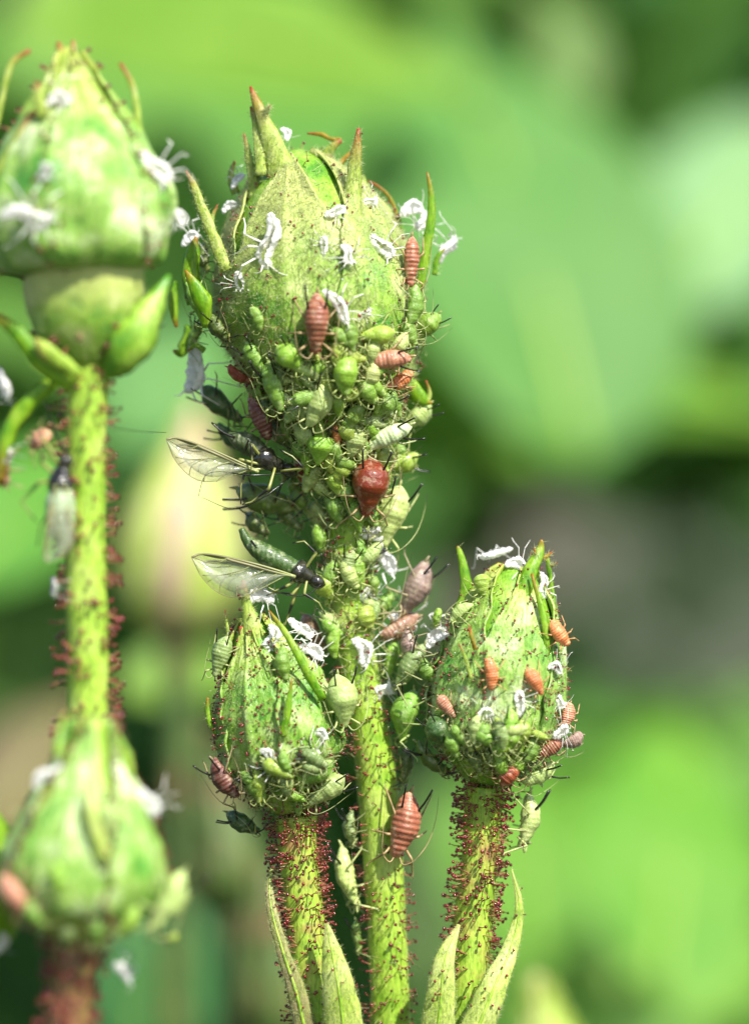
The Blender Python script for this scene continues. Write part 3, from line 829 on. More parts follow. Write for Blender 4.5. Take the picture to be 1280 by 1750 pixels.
# ---- blurred buds on the left
def left_big_bud():
    y = -3.3
    root = empty('rose_bud', P(150, 1330, y), 'large blurred rose bud in the upper left corner with a round hip', 'rose bud')
    b = Bud(P(140, 470, y), P(118, 82, y), [(0, .9), (.05, 1.22), (.2, 1.40), (.38, 1.38), (.55, 1.12), (.7, .78), (.82, .46), (.92, .24), (1, .10)], 8, .10)
    V, Fc, T = b.solid(36, 40)
    part('petals', V, Fc, M['sepal_wax'], root, T=T); add_surf(V, Fc, ('left',))
    sep = []
    for k, th in enumerate((20, 92, 164, 236, 308)):
        Vs, Fs, Ts, E = b.sepal(math.radians(th), .66, .0, .98, .05 + .03 * (k % 2), lift=.04, pw=2.8)
        o = solidify(part('sepal', Vs, Fs, M['sepal_wax'], root, T=Ts), .03); add_surf(Vs, Fs, ('left',))
        pe = np.array([b.pt(t, a, of) for t, a, of in E]); ne = np.array([nrm(q - (b.B + b.ax * np.dot(q - b.B, b.ax))) for q in pe])
        v, f, t_, m_ = glands(pe[::3], ne[::3], .12, .014, .03, .4)
        part('gland_hairs', v, f, [M['stalk'], M['gland']], o, T=t_, M=m_, kind='stuff')
        sep.append(o)
    h = Bud(P(150, 625, y), P(142, 455, y), [(0, .36), (.12, .54), (.35, .82), (.6, .95), (.85, .98), (1.0, .95)], 9, .08)
    V, Fc, T = h.solid(24, 36)
    part('hip', V, Fc, M['sepal'], root, T=T); add_surf(V, Fc, ('left',))
    fuzz_part(root, V, Fc, 1500, .08, .005, .8)
    lobes(sep[0], [([(125, 170, -.3), (118, 120, -.2), (108, 95, -.1), (100, 72, 0)], [.34, .22, .12, .03], 'tip'), ([(118, 130, -.2), (124, 95, -.1), (126, 70, 0)], [.2, .08, .03], 'tip')], y, 'tip', 200, 'sepal_tip')
    lobes(sep[1], [([(246, 300, 0), (238, 220, 0), (228, 150, 0), (206, 108, 0)], [.06, .055, .05, .03], 'tip')], y)
    lobes(sep[4], [([(-10, 230, 0), (4, 170, 0), (20, 110, 0), (52, 86, 0)], [.05, .05, .05, .035], 'tip'), ([(75, 200, -.9), (66, 165, -.9), (64, 140, -.9)], [.1, .08, .04], 'tip'),
                   ([(-20, 330, -.6), (20, 260, -.7), (60, 190, -.7)], [.12, .1, .06], 'tip')], y)
    lobes(sep[2], [([(95, 650, -.2), (48, 690, -.2), (14, 745, -.2), (2, 830, -.2)], [.12, .13, .12, .05], 'tip_green')], y)
    lobes(sep[2], [([(180, 640, -.3), (215, 600, -.5), (245, 550, -.5), (290, 470, -.3)], [.12, .34, .30, .03], 'bud'),
                   ([(120, 660, -.4), (70, 620, -.5), (30, 570, -.5), (-20, 530, -.4)], [.12, .16, .14, .05], 'tip_green'),
                   ([(135, 640, -.6), (80, 600, -.7), (60, 580, -.7)], [.1, .14, .04], 'stem_mottled')], y)
    st, Vs, Fs = stem_part(root, [P(150, 610, y), P(148, 760, y), P(148, 950, y), P(150, 1130, y), P(150, 1330, y)], [.36, .32, .33, .34, .34], M['stem'], 40, 20, surf=('left',))
    gland_part(st, Vs, Fs, 300, .24, .018, .032, keep=lambda c: (c[:, 1] < y + .3) * 1.0, spread=.3)
    gland_part(root, *Bud.solid(h, 10, 30, 0, .4)[:2], 60, .2, .018, .04)


def left_low_bud():
    y = -5.1
    root = empty('rose_bud', P(110, 1800, y), 'out-of-focus rose bud in the lower left with long ridged sepals and a dark red stem', 'rose bud')
    b = Bud(P(130, 1605, y), P(158, 1228, y), [(0, .36), (.06, .66), (.16, 1.04), (.32, 1.16), (.52, .98), (.70, .66), (.85, .40), (1, .24)], 11, .09)
    V, Fc, T = b.solid(36, 40)
    part('hip', V, Fc, M['stem'], root, T=T); add_surf(V, Fc, ('low',))
    for k, th in enumerate((-10, 62, 134, 206, 278)):
        Vs, Fs, Ts, E = b.sepal(math.radians(th), .58, .12, .99, .06 + .05 * (k % 2), lift=.06, pw=2.4)
        o = solidify(part('sepal', Vs, Fs, M['sepal_wax'], root, T=Ts * .5), .03); add_surf(Vs, Fs, ('low',))
        pe = np.array([b.pt(t, a, of) for t, a, of in E]); ne = np.array([nrm(q - (b.B + b.ax * np.dot(q - b.B, b.ax))) for q in pe])
        v, f, t_, m_ = glands(pe[::2], ne[::2], .12, .014, .03, .4)
        part('gland_hairs', v, f, [M['stalk'], M['gland']], o, T=t_, M=m_, kind='stuff')
    lobes(root, [([(98, 1290, -.6), (104, 1250, -.4), (112, 1215, -.3)], [.07, .06, .02], 'tip_green'), ([(225, 1330, -.3), (215, 1290, -.2), (192, 1235, -.1)], [.05, .08, .03], 'tip_green'),
                 ([(180, 1470, -1.2), (160, 1400, -1.2), (150, 1330, -1.0)], [.12, .1, .04], 'bract')], y)
    fibre_part(root, V, Fc, 300, .22, wd=.012)
    st, Vs, Fs = stem_part(root, [P(130, 1600, y), P(125, 1680, y), P(110, 1800, y)], [.36, .33, .34], M['stem_red'], 24, 20, surf=('low',))
    gland_part(st, Vs, Fs, 330, .18, .014, .030)
    gland_part(root, *Bud.solid(b, 8, 30, 0, .15)[:2], 60, .16, .014, .03)


def left_edge_bud():
    y = -4.0
    root = empty('rose_bud', P(-60, 1800, y), 'bright green out-of-focus bud cut off by the left edge of the picture', 'rose bud')
    b = Bud(P(-50, 1640, y), P(-60, 1330, y), [(0, .4), (.15, .8), (.4, .92), (.7, .7), (1, .1)], 13, .05)
    V, Fc, T = b.solid(24, 30)
    part('hip', V, Fc, M['tip_green'], root, T=T * .4); add_surf(V, Fc, ('low',))
    stem_part(root, [P(-50, 1630, y), P(-55, 1720, y), P(-60, 1800, y)], [.42, .4, .4], M['stem'], 12, 14, surf=('low',))


def far_buds():
    for base, apex, prof, y, mk, pm, lab, sl in [
        ((300, 1085), (335, 690), [(0, .5), (.1, 1.1), (.25, 1.4), (.45, 1.35), (.62, 1.0), (.78, .55), (1, .1)], 22, 'petal', 'far_dark', 'blurred cream and pink rose bud behind the two winged aphids', True),
        ((400, 1560), (340, 1240), [(0, .4), (.2, .8), (.45, .7), (.75, .4), (1, .1)], 17, 'far_dark', 'far_dark', 'dim blurred reddish bud low behind the left small bud', True),
        ((470, 1800), (455, 1480), [(0, .4), (.25, .8), (.5, .75), (.8, .5), (1, .2)], 15, 'far_dark', 'far_dark', 'dark reddish green blurred bud at the bottom beside the left gland-covered stalk', False),
        ((960, 1900), (915, 1665), [(0, .9), (.3, .85), (.6, .5), (.85, .26), (1, .12)], 13, 'bract', 'stem', 'blurred green bud tip with a reddish point at the bottom edge on the right', False)]:
        root = empty('rose_bud', P(base[0], base[1] + 250, y), lab, 'rose bud', 'blurred buds behind')
        b = Bud(P(*base, y), P(*apex, y), prof, 20 + y, .06)
        V, Fc, T = b.solid(24, 30)
        part('petals', V, Fc, M[mk], root, T=T)
        for th in (10, 82, 154, 226, 298):
            Vs, Fs, Ts, _ = b.sepal(math.radians(th + y), .33 if mk == 'petal' else .5, .0, .98, .06)
            part('sepal', Vs, Fs, M['bract'] if mk in ('petal', 'bract') else M['far_dark'], root, T=Ts * .6)
        stem_part(root, [P(base[0], base[1], y), P(base[0] + 5, base[1] + 120, y), P(base[0], base[1] + 900, y)], [.45, .36, .36], M[pm], 14, 14, surf=None)


ground()
hedge()
background_leaves()
BM = main_bud()
left_small_bud()
right_small_bud()
bracts()
left_big_bud()
left_low_bud()
left_edge_bud()
far_buds()


# ------------------------------------------------------------------ insects: one prototype mesh per piece, shared by every copy
def lathe_x(prof, seg=16, zs=.9, belly=.75, ripple=0, seed=0, dent=0):
    """Body of revolution along x: profile of (x, half width); flattened below."""
    q = spline(prof, 44)
    V, T = [], []
    for i, (x, r) in enumerate(q):
        r = max(r, .004)
        k = 1 + (ripple * math.cos(2 * math.pi * x / .085) if -.42 < x < .30 else 0)
        for j in range(seg):
            a = 2 * math.pi * j / seg
            y, z = math.cos(a) * r * k, math.sin(a) * r * k
            z = z * zs if z > 0 else z * zs * belly
            y += .012 * noise.noise(Vector((x * 6, y * 6, z * 6 + seed)))
            if dent:
                nz = noise.noise(Vector((x * 7 + seed, y * 9, z * 9)))
                y += dent * nz; z += dent * noise.noise(Vector((x * 9, y * 8 + seed, z * 9 + 4)))
            V.append((x, y, z + .03 * math.cos(math.pi * x))); T.append(i / 43)
    n = len(q)
    Fc = [[i * seg + j, i * seg + (j + 1) % seg, (i + 1) * seg + (j + 1) % seg, (i + 1) * seg + j] for i in range(n - 1) for j in range(seg)]
    Fc += [[j for j in range(seg)][::-1], [(n - 1) * seg + j for j in range(seg)]]
    return np.array(V), [f[::-1] for f in Fc], np.array(T)


PROF = {
    'plump': [(-.50, .02), (-.46, .09), (-.38, .19), (-.25, .28), (-.08, .31), (.08, .27), (.22, .20), (.32, .15), (.41, .115), (.47, .08), (.5, .02)],
    'slim': [(-.50, .02), (-.46, .07), (-.38, .13), (-.25, .19), (-.08, .215), (.08, .20), (.22, .165), (.32, .13), (.41, .105), (.47, .075), (.5, .02)],
    'nymph': [(-.50, .04), (-.46, .12), (-.36, .19), (-.22, .22), (0, .215), (.16, .185), (.28, .145), (.38, .11), (.46, .085), (.5, .03)],
    'husk': [(-.50, .02), (-.44, .055), (-.30, .085), (-.15, .095), (.0, .09), (.14, .11), (.26, .12), (.36, .085), (.43, .095), (.5, .02)],
}
PM = {}
for k, pr in PROF.items():
    if k == 'husk': continue
    for rp in (0, 1):
        for v in range(4):
            q = [(x, r * (1 + .10 * math.sin(v * 2.1 + x * 5)) if r > .05 else r) for x, r in pr]
            V, Fc, T = lathe_x(q, 18, .92, .75, .026 if rp else .012, len(k) + v * 7)
            V[:, 1] += (v - 1.5) * .05 * ((V[:, 0] * 2) ** 2 - .3)
            V[:, 2] += (v % 2) * .04 * np.cos(V[:, 0] * 4) + .012 * np.sin(V[:, 0] * 23 + v)
            me = make_mesh('body', V, Fc, T); me.materials.append(M['aphid']); PM['body', k, rp, v] = me


def husk_mesh(v):
    """Cast skin: a thin open trough, split along the back, crumpled and torn at the rim."""
    q = spline([(-.50, .02), (-.42, .06), (-.25, .09), (-.05, .105), (.15, .115), (.30, .10), (.42, .075), (.5, .02)], 40)
    V, T = [], []
    for i, (x, r) in enumerate(q):
        slit = (.12 + .36 * math.exp(-((x - .12) / .2) ** 2)) * (1 + .35 * noise.noise(Vector((x * 14, v * 5.0, 0))))
        for j in range(15):
            an = math.pi / 2 + slit + (2 * math.pi - 2 * slit) * j / 14
            p = Vector((x, math.cos(an) * r, math.sin(an) * r * .75))
            n1 = noise.noise_vector(p * 13 + Vector((v * 3.1, 0, 0))) * .035 + noise.noise_vector(p * 30 + Vector((v, 5, 0))) * .015
            p = p + n1
            p.y += .05 * math.sin(x * (4 + v) + v)
            V.append(tuple(p)); T.append(i / 39)
    Fc = [[i * 15 + j, i * 15 + j + 1, (i + 1) * 15 + j + 1, (i + 1) * 15 + j] for i in range(39) for j in range(14)]
    return np.array(V), Fc, np.array(T)


for v in range(4):
    V, Fc, T = husk_mesh(v)
    PM['husk', v] = make_mesh('husk', V, Fc, T); PM['husk', v].materials.append(M['husk'])


def limb_mesh(name, pts, rad, mats, n=16, seg=6):
    V, Fc, T = tube(spline(pts, n), spline(np.array(rad, float), n)[:, 0].clip(.003), seg)
    me = make_mesh(name, V, Fc, T)
    me.materials.append(mats)
    return me


def seg_path(pts, n=5):
    """Straight segments with tight joints."""
    out = []
    for a, b in zip(pts[:-1], pts[1:]):
        for u in np.linspace(0, 1, n)[:-1]: out.append(np.array(a) * (1 - u) + np.array(b) * u)
    out.append(np.array(pts[-1]))
    return np.array(out)


def leg_pts(i, s, r, wide=1.0):
    x0 = (.30, .16, .02)[i]
    dx = (.30, -.02, -.34)[i] + r.uniform(-.08, .08)
    out = (.24, .29, .24)[i] * wide
    kn = (x0 + dx * .45, s * (.14 + out * .55), .10 + r.uniform(-.02, .07))
    an = (x0 + dx * 1.15, s * (.16 + out * 1.25), -.23 + r.uniform(-.04, .03))
    ft = (an[0] + dx * .25, an[1] + s * .03, -.26)
    return [(x0, s * .11, -.08), kn, an, ft]


R = random.Random(3)
for v in range(3):
    for i in range(3):
        for s in (-1, 1):
            for mk in ('limb', 'limb_dark'):
                V, Fc, T = tube(seg_path(leg_pts(i, s, R)), np.interp(np.linspace(0, 1, 13), [0, .3, .38, .9, 1], [.020, .024, .018, .010, .006]), 6)
                me = make_mesh('leg', V, Fc, T); me.materials.append(M[mk]); PM['leg', v, i, s, mk] = me
            lp = leg_pts(i, s, R, .95)
            lp = [tuple(np.array(q) + [R.uniform(-.06, .06), R.uniform(-.05, .05), R.uniform(-.04, .08)]) for q in lp]
            V, Fc, T = tube(seg_path(lp), np.interp(np.linspace(0, 1, 13), [0, .3, .9, 1], [.018, .013, .008, .005]), 5, True, .5, 9)
            me = make_mesh('leg', V, Fc, T, smooth=False); me.materials.append(M['husk']); PM['hleg', v, i, s] = me
    for s in (-1, 1):
        e = R.uniform(-.08, .08)
        PM['ant', v, s] = limb_mesh('antenna', [(.46, s * .05, .03), (.56, s * .14, .09), (.44, s * .32, .15 + e), (.15, s * (.46 + e), .10), (-.2, s * (.52 + e), .03), (-.5, s * .56, .0)], [.013, .011, .008, .007, .005, .003], M['limb'])
        PM['sip', v, s] = limb_mesh('cornicle', [(-.22, s * .15, .16), (-.38, s * (.21 + e * .3), .27), (-.60, s * (.26 + e * .6), .36)], [.026, .020, .019], M['black'], 7)
        PM['hant', v, s] = limb_mesh('antenna', [(.44, s * .05, .03), (.56, s * (.12 + e), .06), (.58, s * (.22 + e), .0)], [.014, .01, .005], M['husk'], 8, 5)
V, Fc, T = tube([(-.47, 0, .0), (-.54, 0, .02), (-.60, 0, .04)], [.035, .025, .006], 8)
PM['cauda'] = make_mesh('tail', V, Fc, T); PM['cauda'].materials.append(M['limb'])
V = HV * np.array([.026, .022, .026]); 
for s in (-1, 1):
    PM['eye', s] = make_mesh('eye', V + np.array([.425, s * .098, .04]), HF); PM['eye', s].materials.append(M['eye'])

BV = {}


def bvh(key):
    if key not in BV:
        Vs, Fs, k = [], [], 0
        for V, Fc in SURF[key]:
            Vs += [tuple(v) for v in V]; Fs += [[i + k for i in f] for f in Fc]; k += len(V)
        BV[key] = BVHTree.FromPolygons(Vs, Fs)
    return BV[key]


CAMP = Vector((0, -F, 0))


def rest(px, py, h, key, lean, n_only=False):
    """Where a body seen at this spot rests: come in from the camera until the plant is h away."""
    T_ = bvh(key)
    d = (Vector(P(px, py)) - CAMP).normalized()
    best = None
    for k in range(220):
        Y = -7.5 + 13.5 * k / 219
        q = CAMP + d * ((F + Y) / d.y)
        r_ = T_.find_nearest(q, 1.8)
        if r_[0] is None: continue
        if best is None or r_[3] < best[3]: best = (q, r_[0], None, r_[3])
        if r_[3] <= h: break
    q, sp, _, dist = best
    return sp, (q - sp).normalized(), q


def frame_from(ang, n, lean, roll=0):
    n = np.array(n) * (1 - lean) + np.array([0, -1.0, 0]) * lean
    n = nrm(n)
    a = math.radians(ang)
    x = np.array([math.cos(a), 0, math.sin(a)])
    n = nrm(n - x * np.dot(n, x) * .75)
    x = nrm(x - n * np.dot(x, n)); y = np.cross(n, x)
    if roll:
        c, s_ = math.cos(math.radians(roll)), math.sin(math.radians(roll))
        y, n = y * c + n * s_, n * c - y * s_
    return Matrix(((x[0], y[0], n[0]), (x[1], y[1], n[1]), (x[2], y[2], n[2])))


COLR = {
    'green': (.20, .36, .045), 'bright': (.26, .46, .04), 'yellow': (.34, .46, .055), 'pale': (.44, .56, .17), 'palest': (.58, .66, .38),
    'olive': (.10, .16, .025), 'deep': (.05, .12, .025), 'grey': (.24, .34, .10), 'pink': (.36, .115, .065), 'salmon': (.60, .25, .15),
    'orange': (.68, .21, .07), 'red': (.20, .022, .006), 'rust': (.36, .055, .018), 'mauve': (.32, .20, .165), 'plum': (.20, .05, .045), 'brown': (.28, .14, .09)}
NIN = [0]


def put(px, py, ang, L, wr, cname, kind, label, h=None, key='all', lean=.35, roll=0, group=None, sip=True, ant=True, up=0.0):
    """One aphid: L and width in photo pixels; ang points the head."""
    L = L / 100
    sc, n, c = rest(px, py, (h if h is not None else .20 * L + .03) + up, key, lean)
    s0 = (F + c[1]) / F
    L *= s0
    Rm = frame_from(ang, n, lean, roll)
    root = bpy.data.objects.new('aphid', None); COL.objects.link(root); root.empty_display_size = .1
    base = PROF[kind][4][1] * 2
    wy = (wr / 100 * s0) / (L * base)
    if L > 1.0 and kind == 'slim': wy *= .92
    zz = .5 * (wy + 1) if wy > 1 else wy ** .6
    root.matrix_world = Matrix.Translation(Vector(c)) @ Rm.to_4x4() @ Matrix.Diagonal((L, L * wy, L * zz, 1))
    tag(root, label, 'aphid', group or 'aphids crowding the rose buds')
    colr = np.array(COLR[cname]) * (1 + rng.normal(0, .03, 3)) * (1 + rng.normal(0, .10))
    v = NIN[0] % 3; NIN[0] += 1
    ring = {'pink': .4, 'salmon': .35, 'mauve': .12, 'plum': .3, 'palest': .35, 'rust': .15, 'grey': .2, 'brown': .2, 'orange': .25, 'red': .08, 'pale': .12}.get(cname, .05) * rng.uniform(.6, 1.2)

    def ch(name, me):
        o = obj(name, me, None, root); o.color = (*[float(max(0, q)) for q in colr], ring); return o
    ch('body', PM['body', kind, 1 if cname in ('pink', 'salmon', 'mauve', 'plum', 'palest', 'rust', 'grey', 'brown') else 0, NIN[0] % 4])
    mk = 'limb_dark' if cname in ('olive', 'deep') else 'limb'
    for i in range(3):
        for s in (-1, 1): ch('leg', PM['leg', v, i, s, mk])
    if ant:
        for s in (-1, 1): ch('antenna', PM['ant', v, s])
    if sip and kind != 'nymph':
        for s in (-1, 1): ch('cornicle', PM['sip', v, s])
    if L > .4:
        for s in (-1, 1): ch('eye', PM['eye', s])
        ch('tail', PM['cauda'])
    return root


def shed(px, py, ang, L, wr, label, key='all', up=.02, lean=.5, roll=0, var=None):
    L = L / 100
    sc, n, c = rest(px, py, .10 * L + up, key, lean)
    s0 = (F + c[1]) / F
    L *= s0
    Rm = frame_from(ang, n, lean, roll)
    root = bpy.data.objects.new('shed_aphid_skin', None); COL.objects.link(root); root.empty_display_size = .1
    wy = (wr / 100 * s0) / (L * .19)
    root.matrix_world = Matrix.Translation(Vector(c)) @ Rm.to_4x4() @ Matrix.Diagonal((L, L * wy, L * wy ** .5, 1))
    tag(root, label, 'shed skin', 'white shed aphid skins stuck on the buds')
    v = NIN[0]; NIN[0] += 1
    obj('husk', PM['husk', v % 4], None, root)
    for i in range(3):
        for s in (-1, 1):
            if (v * 7 + i * 3 + s) % 3: obj('leg', PM['hleg', v % 3, i, s], None, root)
    for s in (-1, 1): obj('antenna', PM['hant', v % 3, s], None, root)
    return root


